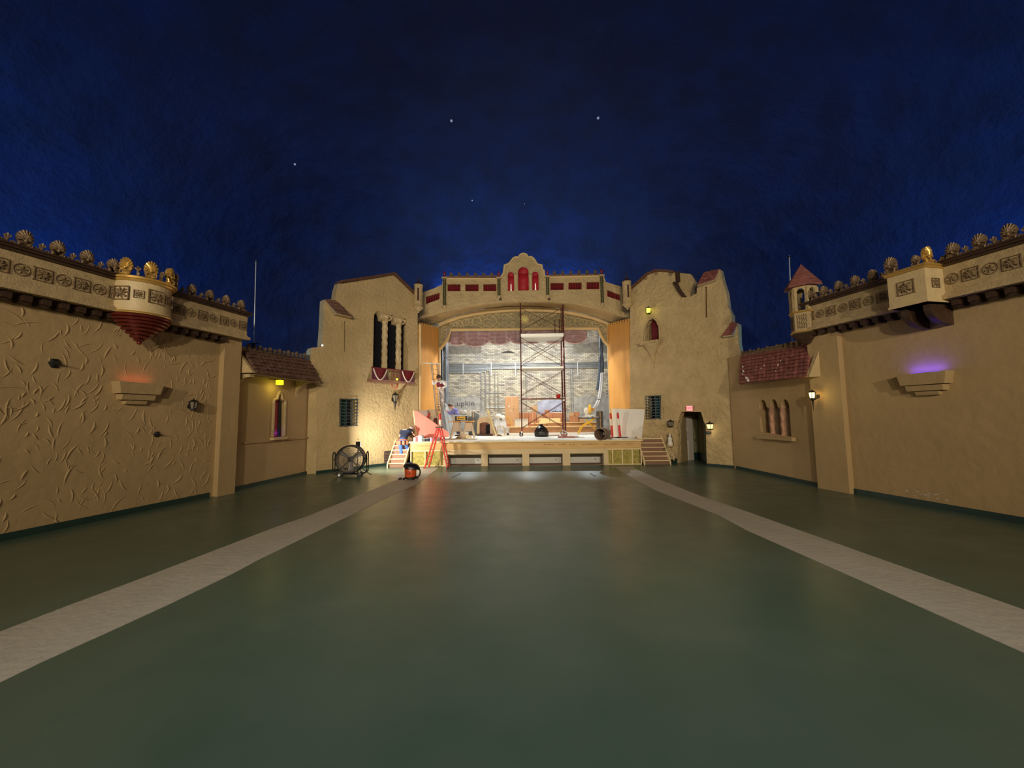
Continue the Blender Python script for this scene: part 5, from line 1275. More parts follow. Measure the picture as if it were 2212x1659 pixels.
# ================================================================ PLATFORMS, BOXES AND TOOLS ON THE DECK
RIS = mat('riser_plywood', (176, 128, 84), .6, var=.2, vscale=3, stretch=(.6, 1, 3))
def platform(name, label, xl, xr, yb, yt, depth, z0=DZ, Y=None):
    p = flo(xl, yb, z0) if Y is None else atY(xl, yb, Y); Y = p.y; q = atY(xr, yb, Y); zt = atY((xl+xr)/2, yt, Y).z; w = q.x-p.x
    t = thing(name, label, 'platform', ((p.x+q.x)/2, Y+depth/2, z0), 0)
    MB().box(0, 0, 0, w, depth, zt-z0-.05).build('riser_frame', RIS, t); MB().box(0, 0, zt-z0-.05, w+.06, depth+.06, .05).build('top_board', PINE, t); return t, zt
t, zt1 = platform('stage_platform', 'long low plywood-fronted platform across the rear stage, lower tier', 1073, 1301, 933.5, 921, 2.4, Y=24.1)
t, zt2 = platform('stage_platform', 'upper tier plywood platform at the right rear of the stage', 1182, 1301, 920, 912, .6, z0=zt1, Y=24.9)
t, zt3 = platform('stage_platform', 'short wooden platform box on the lower tier behind the black bag', 1148, 1181, 920, 914, .5, z0=zt1, Y=25.0)
def carton(label, xl, xr, yb, yt, Y, z0, depth=.5, m=CARD, name='cardboard_box', flap=False, group=None):
    p = atY(xl, yb, Y); q = atY(xr, yb, Y); h = atY((xl+xr)/2, yt, Y).z-z0; w = q.x-p.x
    t = thing(name, label, 'box', ((p.x+q.x)/2, Y+depth/2, z0), 0, group)
    MB().box(0, 0, 0, w, depth, h).build('body', m, t, bevel=.01)
    MB().box(0, -.003, h*.0, .05, depth+.008, h+.004).build('tape', mat('packing_tape', (190, 150, 104), .3), t); return t, h
carton('tall cardboard panel box standing upright, left of the scaffold', 1091.5, 1121.5, 921, 857, 25.3, zt1, .12)
t_ = [o for o in COL.objects if o.get('label', '').startswith('tall cardboard panel')][0]
for i, (dx_, dz_, w_, h_) in enumerate(((-.2, 1.25, .1, .1), (.1, 1.1, .04, .05), (-.1, 1.0, .2, .03), (.25, .5, .05, .05))):
    MB().box(dx_, -.066, dz_, w_, .005, h_).build('sticker', WHITE if i in (0, 2) else DARKB, t_)
xs_ = [(1121.5, 1142), (1142.5, 1159), (1160, 1172), (1172.5, 1195), (1195.5, 1216), (1216.5, 1222)]
labs = ['brown cardboard carton just right of the tall panel box', 'brown cardboard carton second from the tall panel box, behind the left brace', 'narrow pale carton third in the row behind the scaffold', 'brown cardboard carton fourth in the row, behind the long cream box', 'brown cardboard carton under the black tools, right of the row', 'narrow carton at the right end of the row behind the scaffold post']
for i, ((a, b), lab) in enumerate(zip(xs_, labs)): carton(lab, a, b, 921, 891.5 if i != 2 else 896, 25.95, zt1, .5, CARDD if i != 2 else CARD, group='cartons in a row on the rear platform')
carton('long cream plywood box lying in front of the carton row', 1164.5, 1211, 921, 903.5, 25.55, zt1+0, .3, mat('cream_board', (236, 214, 158), .6), 'cream_box')
for (x0_, x1_, yb, yt, lab) in ((1177, 1187, 891.5, 885.5, 'small brown box on top of the carton row, left'), (1150, 1160, 891.5, 877, 'small cream box on top of the carton row near the left brace')):
    p_ = atY(x0_, yb, 25.95); carton(lab, x0_, x1_, yb, yt, 26.0, p_.z, .2, CARD if x0_ == 1150 else CARDD)
mb = MB(); p = atY(1205, 888, 26.0)
t = thing('tool_row', 'row of small black tools lying on a white shelf board on the cartons', 'tools', (p.x, 26.15, atY(1205, 891.5, 25.95).z), 0)
MB().box(0, 0, 0, .85, .35, .05).build('shelf_board', WHITE, t)
for i in range(5): MB().box(-.32+i*.16, -.05, .05, .12, .09, .06+.03*(i % 2)).build('tool', BPLAST, t, bevel=.015)
for i, (a, b, yb, yt, lab) in enumerate(((1231, 1250, 913, 899, 'open cardboard box stacked low at the right rear of the stage'), (1232, 1240, 899, 892, 'small cardboard box on top of the open box, right rear'), (1240.5, 1252, 899, 890, 'cardboard box with white flaps on top of the open box, right rear'), (1252, 1262, 913, 902, 'brown box beside the mitre saw stand, on the upper tier'))):
    z0 = zt2 if yb == 913 else [h for h in [atY(1240, 899, 25.1).z]][0]; carton(lab, a, b, yb, yt, 25.1, z0, .4, CARDD if i % 2 == 0 else CARD)
# white plastic crate
p = atY(1113, 920, 24.75); q = atY(1140, 920, 24.75)
t = thing('storage_crate', 'white slatted plastic crate behind the left scaffold post', 'crate', ((p.x+q.x)/2, 24.86, zt1), 0); w = q.x-p.x; h = atY(1126, 904.5, 24.75).z-zt1
for (x_, y_, sx_, sy_) in ((0, -.17, w, .02), (0, .17, w, .02), (-w/2, 0, .02, .34), (w/2, 0, .02, .34)): MB().box(x_, y_, 0, sx_, sy_, h).build('side', WHITE, t)
MB().box(0, 0, 0, w, .34, .02).build('bottom', WHITE, t); mb = MB()
for i in range(7): mb.box(-w/2+.06+i*(w-.12)/6, -.185, .04, .02, .012, h-.08)
mb.box(0, -.185, h-.05, w+.04, .03, .05); mb.build('ribs', GREYP, t)
# yellow-handled thing and small crates left of crate
p = atY(1098, 917, 24.8); t = thing('curved_handle_tool', 'yellow curved handle tool leaning beside the white crate', 'tool', (p.x, 24.8, zt1), 0)
MB().tube(spline([(-.12, 0, .62), (.05, 0, .55), (.16, 0, .3), (.17, 0, .02)], 6), .025, 8).build('handle', YEL, t); MB().box(.02, .05, 0, .3, .25, .16).build('body', CARDD, t)
# black bag
p = dk(1170, 943.5)
t = thing('refuse_bag', 'full black plastic refuse bag tied at the top, front centre of the stage', 'bag', (p.x, p.y+.2, DZ), 0); r = (atY(1186, 930, p.y).x-atY(1156, 930, p.y).x)/2
random.seed(12)
def bag(u, v):
    a = 2*PI*u; prof = [(0, .92), (.15, 1.0), (.4, .98), (.7, .72), (.86, .34), (.92, .2), (1.0, .32)]
    for (v0, r0), (v1, r1) in zip(prof, prof[1:]):
        if v <= v1: rr = r0+(r1-r0)*(v-v0)/(v1-v0); break
    k = 1+.05*math.sin(6*a+2*v)+.035*math.sin(11*a+5*v)
    return Vector((r*rr*k*math.cos(a), r*.8*rr*k*math.sin(a), v*.62))
mb = MB(); mb.grid(bag, 40, 24); b_ = mb.build('bag_body', BAGM, t, smooth=True)
MB().lathe([(r*.24, .555), (r*.27, .57), (r*.24, .585)], (0, 0, 0), 14).build('tie', BPLAST, t)
# brick and lumber scraps
random.seed(31); p = dk(1220, 946)
for i, (dx_, dy_, z_, lab) in enumerate(((-.18, .0, 0, 'reddish offcut block, lowest left of the scrap pile front right of the stage'), (.1, .05, 0, 'grey-brown offcut block, lowest right of the scrap pile'), (-.03, .1, .09, 'reddish offcut block on top of the scrap pile'), (.33, -.05, 0, 'small pinkish offcut lying right of the scrap pile'))):
    tag(MB().box(0, 0, 0, .26, .16, .085, None).build('offcut_block', mat('rusty_block', (170, 120, 112), .8, var=.2, vscale=9), None, (p.x+dx_, p.y+dy_, DZ+z_), random.uniform(-.3, .3), bevel=.008), lab, 'offcut')
for i, (a, b, lab) in enumerate((((1232, 941), (1268, 939.5), 'grey pipe lying on the deck behind the scrap pile'), ((1180, 941.5), (1208, 941), 'thin grey batten on the deck right of the black bag'), ((1236, 944.5), (1262, 945.5), 'white batten lying at the deck edge left of the cardboard tube'))):
    P_, Q_ = dk(*a), dk(*b); tag(MB().beam((0, 0, .02), (Q_.x-P_.x, Q_.y-P_.y, .02), .05, .035).build('loose_batten', (GALV, BROWNW, WHITE)[i], None, P_), lab, 'batten')
p = dk(1246, 945); tag(MB().box(0, 0, 0, .2, .12, .05).build('offcut_block', mat('dusk_block', (120, 96, 100), .8), None, p, .2, bevel=.01), 'flat dark offcut at the deck edge just left of the cardboard tube', 'offcut')
# rolled tube lying toward the viewer
p = dk(1300, 951); r = .25
t = thing('brown_drum', 'open brown drum lying on its side at the front edge of the stage', 'drum', (p.x-.05, p.y+.1, DZ+r), math.radians(-30))
MB().lathe([(r-.03, -.0), (r, 0), (r+.01, .02), (r, .04), (r-.005, .3), (r+.01, .32), (r-.005, .34), (r, .66), (r-.02, .68), (0, .68)], (0, 0, 0), 28, axis='y', cap=False)
mb = MB()
ring = lambda prof, nm, m: nm
def ylathe(prof, seg=28):
    mb = MB(); rings = []
    for rr, y in prof: rings.append([mb.b.verts.new((rr*math.cos(2*PI*k/seg), y, rr*math.sin(2*PI*k/seg))) for k in range(seg)])
    for a, b in zip(rings, rings[1:]):
        for k in range(seg): mb.face([a[k], a[(k+1) % seg], b[(k+1) % seg], b[k]])
    mb.face(rings[-1]); mb.sm = True; return mb
ylathe([(r-.035, .62), (r-.03, .0), (r-.02, -.015), (r, -.01), (r+.012, .02), (r, .05), (r, .3), (r+.01, .32), (r, .34), (r, .66), (r-.03, .7), (.01, .7)]).build('shell', mat('drum_brown', (122, 98, 80), .5, var=.2, vscale=6), t)
ylathe([(r-.036, .6), (.01, .6)]).build('inner_bottom', mat('drum_inside', (54, 36, 26), .7), t); ylathe([(.06, .57), (.05, .56), (.005, .56)]).build('bung', WHITE, t)
p = dk(1316, 948); t = thing('machine_part', 'small brown mechanical part beside the brown drum', 'machine part', (p.x, p.y+.1, DZ), 0)
MB().lathe([(.14, 0), (.15, .05), (.09, .1), (.09, .28), (.12, .3)], (0, 0, 0), 12).build('housing', mat('drum_brown', (122, 98, 80)), t); MB().beam((.04, 0, .28), (.12, 0, .4), .04).build('lever', BLACK, t)
# red and white delineator tubes
def delin(label, base, topp, plate=True):
    b = Vector(base); d = (Vector(topp)-b); L = d.length; t = thing('striped_tube', label, 'marker tube', tuple(b), 0, 'red and white marker tubes on the stage')
    WT = mat('tube_white', (236, 226, 214), .4)
    for f0, f1, m, nm in ((0, .5, REDT, 'lower_red_sleeve'), (.5, .76, WT, 'white_sleeve'), (.76, .97, REDT, 'upper_red_sleeve')): MB().tube([d*f0, d*f1], .05, 12).build(nm, m, t)
    MB().tube([d*.97, d*1.0], [.03, .02], 10).build('tip', BLACK if plate else REDT, t)
    if plate: MB().slab([(-.2, -.14), (.3, -.14), (.32, .12), (-.18, .12)], 0, .04).build('base_plate', BPLAST, t)
Yq = dk(1324, 946).y
delin('red and white striped tube leaning at the left edge of the white board', (dk(1323, 946).x, Yq, DZ), atY(1318.5, 892, Yq))
delin('red and white striped tube standing in front of the white board', (dk(1341, 946).x, Yq, DZ), atY(1334, 891, Yq))
# white board leaning on the tower
wb = thing('white_board', 'large white sheet board leaning beside the right stairs', 'board', tuple(dk(1355, 944)), 0)
A_ = atY(1326, 940, 18.3); B_ = atY(1386, 940, 17.25); C_ = atY(1393, 884, 17.5); D_ = atY(1322, 882.5, 18.55); o_ = wb.location
k_ = Vector((0, .03, 0)); A_.z = DZ+.01; B_.z = DZ+.01
MB().hexa([A_-o_, B_-o_, B_-o_+k_, A_-o_+k_, D_-o_, C_-o_, C_-o_+k_, D_-o_+k_]).build('sheet', mat('white_sheet', (232, 226, 214), .6, var=.03, vscale=1.5), wb)
tag(MB().beam((0, 0, 0), (0, .25, 1.35), .07, .03).build('timber_strip', PINE, None, (dk(1317, 944).x, Yq+.2, DZ)), 'pale timber strip leaning behind the left striped tube by the white board', 'timber')
# coiled cables at deck right
random.seed(8)
for i, (px, py, r, m, lab) in enumerate(((1352, 944, .22, mat('yellow_cable', (214, 196, 120), .5), 'loose yellow cable coil at the foot of the white board'), (1364, 945, .28, mat('cream_cable', (206, 194, 150), .5), 'cream cable coil at the right end of the deck'))):
    p = dk(px, py); pts = []
    for k in range(60): a = k*.42; rr = r*(1+.25*math.sin(k*.7+i)); pts.append((rr*math.cos(a)*1.3, rr*math.sin(a)*.6, .02+.05*abs(math.sin(k*.9))))
    tag(MB().tube(pts, .012, 5).build('cable_coil', m, None, (p.x, p.y, DZ)), lab, 'cable')
tag(MB().tube([(0, 0, .03), (.5, -.1, .03), (.9, -.22, .03), (1.3, -.1, .02)], .02, 6).build('hose', mat('cream_cable', (206, 194, 150)), None, tuple(dk(1362, 942))), 'pale hose trailing to the right corner of the deck', 'hose')
# mitre saw on yellow stand
p = dk(1272, 937); t = thing('mitre_saw_stand', 'yellow-legged folding stand at the right of the stage, under the mitre saw', 'tool stand', (p.x, p.y, DZ), 0); Ys = p.y
a_ = [atY(x, y, Ys)-Vector((p.x, Ys, DZ)) for x, y in ((1249, 934), (1284, 904), (1294, 928), (1263, 906), (1256, 922))]
MB().tube([(a_[0].x, -.25, .02), (a_[4].x, -.25, a_[4].z), (a_[1].x, -.25, a_[1].z)], .028, 8).build('leg', YEL, t); MB().tube([(a_[0].x, .25, .02), (a_[4].x, .25, a_[4].z), (a_[1].x, .25, a_[1].z)], .028, 8).build('leg', YEL, t)
MB().tube([(a_[2].x, -.2, .02), (a_[3].x, -.2, a_[3].z)], .028, 8).build('leg', YEL, t); MB().tube([(a_[2].x+.1, .25, .02), (a_[3].x+.1, .25, a_[3].z)], .028, 8).build('leg', YEL, t)
l_ = atY(1249, 902, Ys).x-p.x; r_ = atY(1296, 902, Ys).x-p.x; zt = atY(1270, 904, Ys).z-DZ
MB().box((l_+r_)/2, 0, zt, r_-l_, .3, .06).build('rail', BLACK, t); MB().box((l_+r_)/2-.3, 0, zt+.06, .3, .35, .03).box((l_+r_)/2+.35, 0, zt+.06, .3, .35, .03).build('work_support', ALU, t)
ts = thing('mitre_saw', 'yellow and black mitre saw on its stand at the right of the stage', 'power saw', (p.x+.1, Ys, DZ+zt+.06), 0)
MB().lathe([(.24, 0), (.24, .04), (.18, .08)], (0, 0, 0), 20).box(0, .12, .05, .55, .03, .1).build('base', ALU, ts); MB().lathe([(.02, -.04), (.27, -.04), (.27, .04), (.02, .04)], (-.02, -.02, .46), 24, axis='x').build('blade_guard', YEL, ts)
MB().box(.14, .02, .36, .2, .16, .16).build('motor', mat('dark_yellow', (190, 140, 30), .4), ts, bevel=.03); MB().tube([(-.02, -.12, .62), (0, .05, .68), (.02, .16, .6)], .03, 8).build('handle', BPLAST, ts); MB().beam((0, .18, .05), (.0, .1, .4), .07).build('arm', ALU, ts)
MB().ball((-.22, .0, .36), .13, 10, 8, (1, .8, 1.6), .12).build('dust_bag', WHITE, ts)
p = dk(1298, 932); carton('tall dark grey case standing right of the mitre saw', 1291, 1304, 932, 888, 23.2, DZ, .35, mat('dark_grey_case', (84, 76, 70), .6), 'equipment_case')
# table saw on folding sawhorses
def sawhorse(label, xl, xr, yb, yt, pxm):
    p = dk((xl+xr)/2, yb); Y = p.y; w = (atY(xr, yb, Y).x-atY(xl, yb, Y).x)/2; h = atY(xl, yt, Y).z-DZ; t = thing('folding_sawhorse', label, 'sawhorse', (p.x, Y, DZ), 0, 'beige folding sawhorses under the table saw')
    BG = mat('taupe_plastic', (206, 188, 166), .5)
    MB().prism([(-w*.55, h*.42), (w*.55, h*.42), (w*.42, h), (-w*.42, h)], -.12, -.09).build('panel', BG, t)
    for sy in (-1, 1):
        for sx in (-1, 1): MB().beam((sx*w*.42, sy*.05, h*.97), (sx*w, sy*.25, 0), .05, .04).build('leg', BG, t)
    MB().box(0, 0, h-.03, w*1.1, .14, .05).build('top_beam', BG, t); return p, h
p1, h1 = sawhorse('beige folding sawhorse under the left end of the table saw', 974, 998, 946.5, 912, 0)
p2, h2 = sawhorse('beige folding sawhorse under the right end of the table saw', 1000, 1025, 945.5, 912, 0)
h1 = min(h1, h2)
zt = DZ+max(h1, h2)+.02; cx_ = (p1.x+p2.x)/2
tag(MB().box(0, 0, 0, 1.25, .5, .03).build('work_board', PLY, None, (cx_-.02, p1.y+.02, zt-.0)), 'plywood board laid across the two sawhorses', 'board')
t = thing('table_saw', 'yellow and grey table saw on the sawhorses at stage left', 'power saw', (cx_-.02, p1.y, zt+.03), 0)
MB().box(0, 0, .04, .46, .4, .22).build('cabinet', mat('dark_grey_case', (84, 76, 70)), t); MB().box(0, -.205, .07, .4, .02, .17).build('yellow_panel', YEL, t); MB().box(-.02, -.03, .26, .66, .5, .035).build('table_top', mat('light_grey_metal', (176, 180, 174), .35, metal=.4), t)
mb = MB(); mb.box(-.13, -.218, .1, .03, .006, .1); mb.box(-.1, -.218, .12, .05, .006, .04); mb.box(.04, -.218, .14, .2, .006, .022); mb.box(.04, -.218, .1, .14, .006, .014); mb.build('black_lettering_bars', BLACK, t)
for sx in (-1, 1): MB().tube([(sx*.28, -.2, .0), (sx*.28, -.2, .26)], .015, 6).build('frame_tube', BLACK, t)
MB().box(.42, 0, .02, .24, .3, .16).build('outfeed_box', BPLAST, t); MB().box(-.36, -.02, .04, .18, .26, .14).build('side_box', mat('taupe_plastic', (176, 156, 134)), t)
MB().ball((.05, .1, .42), .16, 12, 8, (1.6, .8, .8), .15).build('cloth_heap', mat('pale_cloth', (206, 204, 200), .8), t); MB().box(.36, .05, .24, .2, .2, .28).build('white_canister', WHITE, t)
# grey bin column behind
carton('tall slate grey bin behind the table saw, left of the wooden hearth', 1012, 1033, 941, 889, 21.6, DZ, .5, mat('slate_bin', (104, 116, 120), .5), 'slate_bin')
for (a, b, lab, th) in (((1024, 891), (1046, 900), 'white board piece lying askew on the slate grey bin', .06), ((1016, 887), (1036, 886), 'short white pipe lying across the slate grey bin', .04)):
    P_, Q_ = atY(*a, 21.5), atY(*b, 21.5); P_.z = max(P_.z, atY(1024, 889, 21.6).z+.02); Q_.z = P_.z if th < .05 else Q_.z
    tag(MB().beam((0, 0, 0), tuple(Q_-P_), th, .05).build('white_board_piece', WHITE, None, P_), lab, 'board')
# wooden hearth
p = dk(1048, 941.5); t = thing('wooden_hearth', 'arched dark wooden hearth opening with padded beige surround, left of centre stage', 'hearth', (p.x, p.y, DZ), 0)
Yh = p.y; w = (atY(1066, 930, Yh).x-atY(1031, 930, Yh).x); h = atY(1048, 901, Yh).z-DZ
out = [(-w/2, 0), (-w/2, h*.78), (-w*.4, h*.94), (-w*.2, h), (w*.15, h*1.02), (w*.38, h*.93), (w*.5, h*.75), (w*.55, 0)]; inn = [(w*.3, .1), (w*.3, h*.62), (w*.1, h*.72), (-w*.1, h*.72), (-w*.33, h*.66), (-w*.33, .1)]
PAD = mat('padded_beige', (198, 172, 140), .8, bump=.5, bscale=8, var=.1, vscale=5)
MB().prism(smooth_closed(out[1:7], 1)[:0]+out, -.04, .08, [inn[::-1]]).build('padded_surround', PAD, t, bevel=.03)
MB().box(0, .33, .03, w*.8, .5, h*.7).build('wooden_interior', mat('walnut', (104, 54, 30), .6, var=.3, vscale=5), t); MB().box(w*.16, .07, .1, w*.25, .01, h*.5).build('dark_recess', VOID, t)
MB().box(0, 0, .0, w*.95, .3, .1).build('base', mat('dark_walnut', (62, 34, 24), .6), t)
P_, Q_ = atY(1056, 885, Yh+.1), dk(1073, 943); tag(MB().beam((0, 0, .03), (P_.x-Q_.x, .3, P_.z-DZ), .1, .04).build('leaning_plank', PINE, None, (Q_.x, Q_.y-.2, DZ)), 'pale plank leaning against the right side of the wooden hearth', 'plank')
p = dk(1066, 940); heap('fabric_bundle', 'soft mauve-brown cloth bundle between the hearth and the leaning plank', (p.x, p.y+.15, DZ), .16, .12, .5, mat('mauve_cloth', (160, 136, 124), .9), 6, 'cloth')
# draped white stand
p = dk(1081, 936); t = heap('white_draped_stand', 'white plastic sheet draped over a stand, right of the wooden hearth', (p.x, p.y, DZ), .4, .3, 1.05, mat('white_sheeting', (232, 234, 236), .35, bump=.6, bscale=6), 15, 'covered stand', fold=.2)
MB().ball((-.12, -.02, 1.0), .2, 12, 9, (1.1, 1, 1.0), .12).ball((.15, -.05, .92), .17, 12, 9, (1, 1, 1.1), .12).beam((-.3, 0, 1.12), (-.05, 0, 1.0), .05).build('knotted_top', WHITE, t); MB().ball((.05, -.2, .86), .07, 8, 6).build('dark_opening', mat('grey_hole', (110, 110, 112), .7), t)
# small cream trestle stool, bucket, lid, sponge
p = dk(1082, 940); t = thing('step_stool', 'small cream trestle stool left of the white bucket', 'stool', (p.x, p.y, DZ), 0); Yt = p.y; w = (atY(1090, 930, Yt).x-atY(1073, 930, Yt).x)/2; h = atY(1082, 920.5, Yt).z-DZ
MB().box(0, 0, h-.04, w*1.5, .25, .04).build('seat', PINE, t)
for sx in (-1, 1):
    for sy in (-1, 1): MB().beam((sx*w*.7, sy*.08, h-.03), (sx*w, sy*.16, 0), .035).build('leg', PINE, t)
p = dk(1095, 936.5); t = thing('plaster_bucket', 'white splattered bucket on the deck right of the cream stool', 'bucket', (p.x, p.y, DZ), 0)
MB().lathe([(.13, 0), (.155, .34), (.165, .35), (.165, .37), (.15, .37), (.12, .03), (0, .03)], (0, 0, 0), 20).build('pail', mat('splattered_white', (214, 210, 206), .5, var=.25, vscale=12), t); MB().tube([(.16*math.cos(a), -.1, .3-.16*math.sin(a)) for a in [PI*q/10 for q in range(11)]], .007, 5).build('handle', GALV, t)
for (px, py, sx_, m, lab, cat) in ((1077, 942, .16, mat('brown_cloth', (120, 98, 86), .9), 'crumpled brown rag at the front edge left of the dark green can', 'rag'), (1097, 940, .07, mat('dark_green_can', (44, 54, 34), .5), 'small dark green can in front of the white bucket', 'can')):
    p = dk(px, py); heap('rag' if cat == 'rag' else 'small_can', lab, (p.x, p.y, DZ), sx_, sx_*.7, .09 if cat == 'rag' else .13, m, 3, cat, 8)
random.seed(17)
for i, (px, py) in enumerate(((1000, 946), (1006, 942), (1012, 945), (991, 947))):
    p = dk(px, py); t = heap('crumpled_rag', ['crumpled tan paper between the sawhorse legs', 'crumpled brown paper behind the sawhorse legs', 'crumpled cream paper right of the sawhorse legs', 'flattened scrap of tan paper left under the table saw'][i], (p.x, p.y, DZ), .15, .12, .1, (mat('tan_paper', (188, 160, 112), .9), mat('brown_paper', (150, 118, 80), .9))[i % 2], 40+i, 'paper', 8, .25)

# ================================================================ STAGE LEFT: PINK BOARD, PANELS, CANS
PLp = Plane((-4.72, 17.35), (-3.0, 17.35))
pts = PLp.px([(893.7, 887), (900, 888), (930, 907), (947, 919.5), (969, 934), (969, 944), (903, 947), (897, 920)])
pts = [(a, max(b, DZ)) for a, b in pts]
t = thing('pink_board', 'large triangular salmon-pink board propped at stage left', 'board', PLp.pt(0, 0), 0)
MB().prism(pts, 0, .04).build('sheet', PINK, t); MB().beam((pts[0][0]-.02, .03, pts[0][1]), (pts[6][0]-.05, .03, DZ), .05).build('edge_batten', PINE, t)
t = thing('grey_flat', 'grey-brown rectangular flat standing behind the pink board', 'board', (0, 18.35, 0), 0)
q = Plane((-6, 18.35), (6, 18.35)); pp = q.px([(898, 887), (926, 886), (926, 940), (898, 940)]); pp = [(a-6, max(b, DZ)) for a, b in pp]
MB().prism(pp, 0, .05).build('sheet', mat('grey_brown_flat', (150, 126, 112), .7), t)
q = Plane((-6, 18.7), (6, 18.7)); pp = [(a-6, max(b, DZ)) for a, b in q.px([(924, 884), (944, 884), (944, 940), (924, 940)])]
t = thing('cream_flat', 'cream rectangular flat right of the grey-brown flat', 'board', (0, 18.7, 0), 0); MB().prism(pp, 0, .05).build('sheet', mat('cream_flat', (222, 206, 176), .7), t)
Yq = 17.9
delin('red and white striped tube, leaning behind the pink board', (dk(938, 940).x, Yq, DZ), atY(929.5, 892, Yq), False)
delin('red and white striped tube upright beside the extension ladder', (atY(953, 940, 17.6).x, 17.5, DZ), atY(950.3, 893, 17.5), False)
p = Vector((atY(941, 905, 18.1).x, 18.1, DZ)); t = thing('ribbed_canister', 'dark red-brown ribbed canister behind the pink board', 'canister', tuple(p), 0)
MB().lathe([(.1, 0), (.12, .3), (.13, .7), (.1, .95), (.05, 1.0)], (0, 0, 0), 14).build('canister', mat('oxblood', (96, 52, 44), .5), t); MB().lathe([(.135, .5), (.145, .52), (.135, .54)], (0, 0, 0), 14).lathe([(.13, .7), (.14, .72), (.13, .74)], (0, 0, 0), 14).build('bands', BLACK, t)
cans = [(896, 950, .06, .16, WHITE, 'white spray can nearest the worker'), (900, 949, .05, .2, mat('red_can', (200, 60, 60), .4), 'red topped can second from the worker'), (909, 949.5, .13, .24, mat('teal_white_tub', (196, 224, 224), .4), 'large white and teal paint tub at stage left'), (918, 949, .1, .1, BPLAST, 'low black tray right of the paint tub'), (925, 949, .12, .12, mat('navy_bundle', (40, 40, 54), .7), 'dark blue tool pouch at the deck edge'), (932, 949.5, .09, .14, mat('lilac_spool', (190, 160, 200), .5), 'lilac spool near the red stepladder'), (937, 949, .06, .12, WHITE, 'small white cup near the red stepladder')]
for px, py, r, h, m, lab in cans:
    p = atY(px, py, 16.85); t = thing('paint_can' if h > .13 else 'small_tub', lab, 'can', (p.x, 16.85, DZ), 0)
    MB().lathe([(r, 0), (r, h*.92), (r*1.05, h*.93), (r*1.05, h), (r*.9, h)], (0, 0, 0), 16).build('body', m, t); MB().lathe([(r*.9, h), (r*.88, h+.015), (.001, h+.015)], (0, 0, 0), 16).build('lid', GREYP, t)

# extension ladder
def ladder(t, a0, a1, b0, b1, n, m, mr, rw=.03, rd=.07, r0=.05, name='rail', part='rung'):
    a0, a1, b0, b1 = map(Vector, (a0, a1, b0, b1))
    MB().beam(a0, a1, rw, rd).build(name, m, t); MB().beam(b0, b1, rw, rd).build(name, m, t)
    for i in range(n):
        f = r0+(1-r0*1.5)*i/(n-1); MB().tube([a0.lerp(a1, f), b0.lerp(b1, f)], .018, 6).build(part, mr, t)
la0 = Vector((atY(948.5, 944, 17.9).x, 17.9, DZ)); o_ = la0.copy()
t = thing('extension_ladder', 'tall two-section extension ladder leaning beside the plywood reveal at stage left', 'ladder', tuple(la0), 0)
TLd = [atY(x, y, Y)-o_ for x, y, Y in ((948, 946, 17.9), (931, 783, 18.9), (960.5, 946, 17.9), (945.5, 784, 18.9))]
TLd[0].z = 0; TLd[2].z = 0
ladder(t, TLd[0], TLd[1], TLd[2], TLd[3], 15, mat('grey_rail', (150, 142, 140), .5), mat('worn_rung', (214, 180, 140), .5))
off = Vector((0, .06, 0)); up = TLd[0].lerp(TLd[1], .2)
ladder(t, TLd[0].lerp(TLd[1], .18)+Vector((.06, -.06, 0)), TLd[1]+Vector((.07, -.06, -.02)), TLd[2].lerp(TLd[3], .18)+Vector((-.06, -.06, 0)), TLd[3]+Vector((-.05, -.06, -.02)), 12, mat('tan_rail', (206, 168, 128), .5), mat('worn_rung', (214, 180, 140)), name='fly_rail', part='fly_rung')
a = atY(911, 784, 18.85)-o_; b = atY(949, 786, 18.85)-o_
MB().beam(a, b, .04).build('standoff_bar', ALU, t)
# red stepladder
Ys = 16.12; bb_ = [flo(917, 1012.5), flo(927, 1006), flo(966.5, 1013), flo(971, 1001)]
bb_ = [v if v.y < 16.36 else v*(16.36/v.y) for v in bb_]
for v in bb_: v.z = 0
o_ = (bb_[0]+bb_[3])/2; o_.z = 0; apx_ = atY(949, 923, Ys)-o_
t = thing('stepladder', 'red fibreglass stepladder standing open on the floor before the stage', 'ladder', tuple(o_), 0)
ys = [bb_[0].y, bb_[1].y+.0, bb_[2].y, bb_[3].y]; ym = apx_.y
def P3(v, y=None): return Vector((v.x-o_.x, v.y-o_.y, 0))
T_ = [Vector((apx_.x-.05, ym-.16, apx_.z)), Vector((apx_.x-.03, ym+.16, apx_.z)), Vector((apx_.x+.03, ym-.16, apx_.z)), Vector((apx_.x+.05, ym+.16, apx_.z))]
ladder(t, P3(bb_[0]), T_[0], P3(bb_[1]), T_[1], 6, LRED, ALU, .05, .09, .12, 'front_rail', 'step')
ladder(t, P3(bb_[2]), T_[2], P3(bb_[3]), T_[3], 6, LRED, ALU, .045, .07, .12, 'rear_rail', 'rear_brace')
MB().box(apx_.x, ym, apx_.z-.02, .24, .42, .05).build('top_cap', mat('dark_top_cap', (90, 60, 60), .5), t)
for v in bb_: q = P3(v); MB().box(q.x, q.y, 0, .07, .07, .06).build('foot', BPLAST, t)

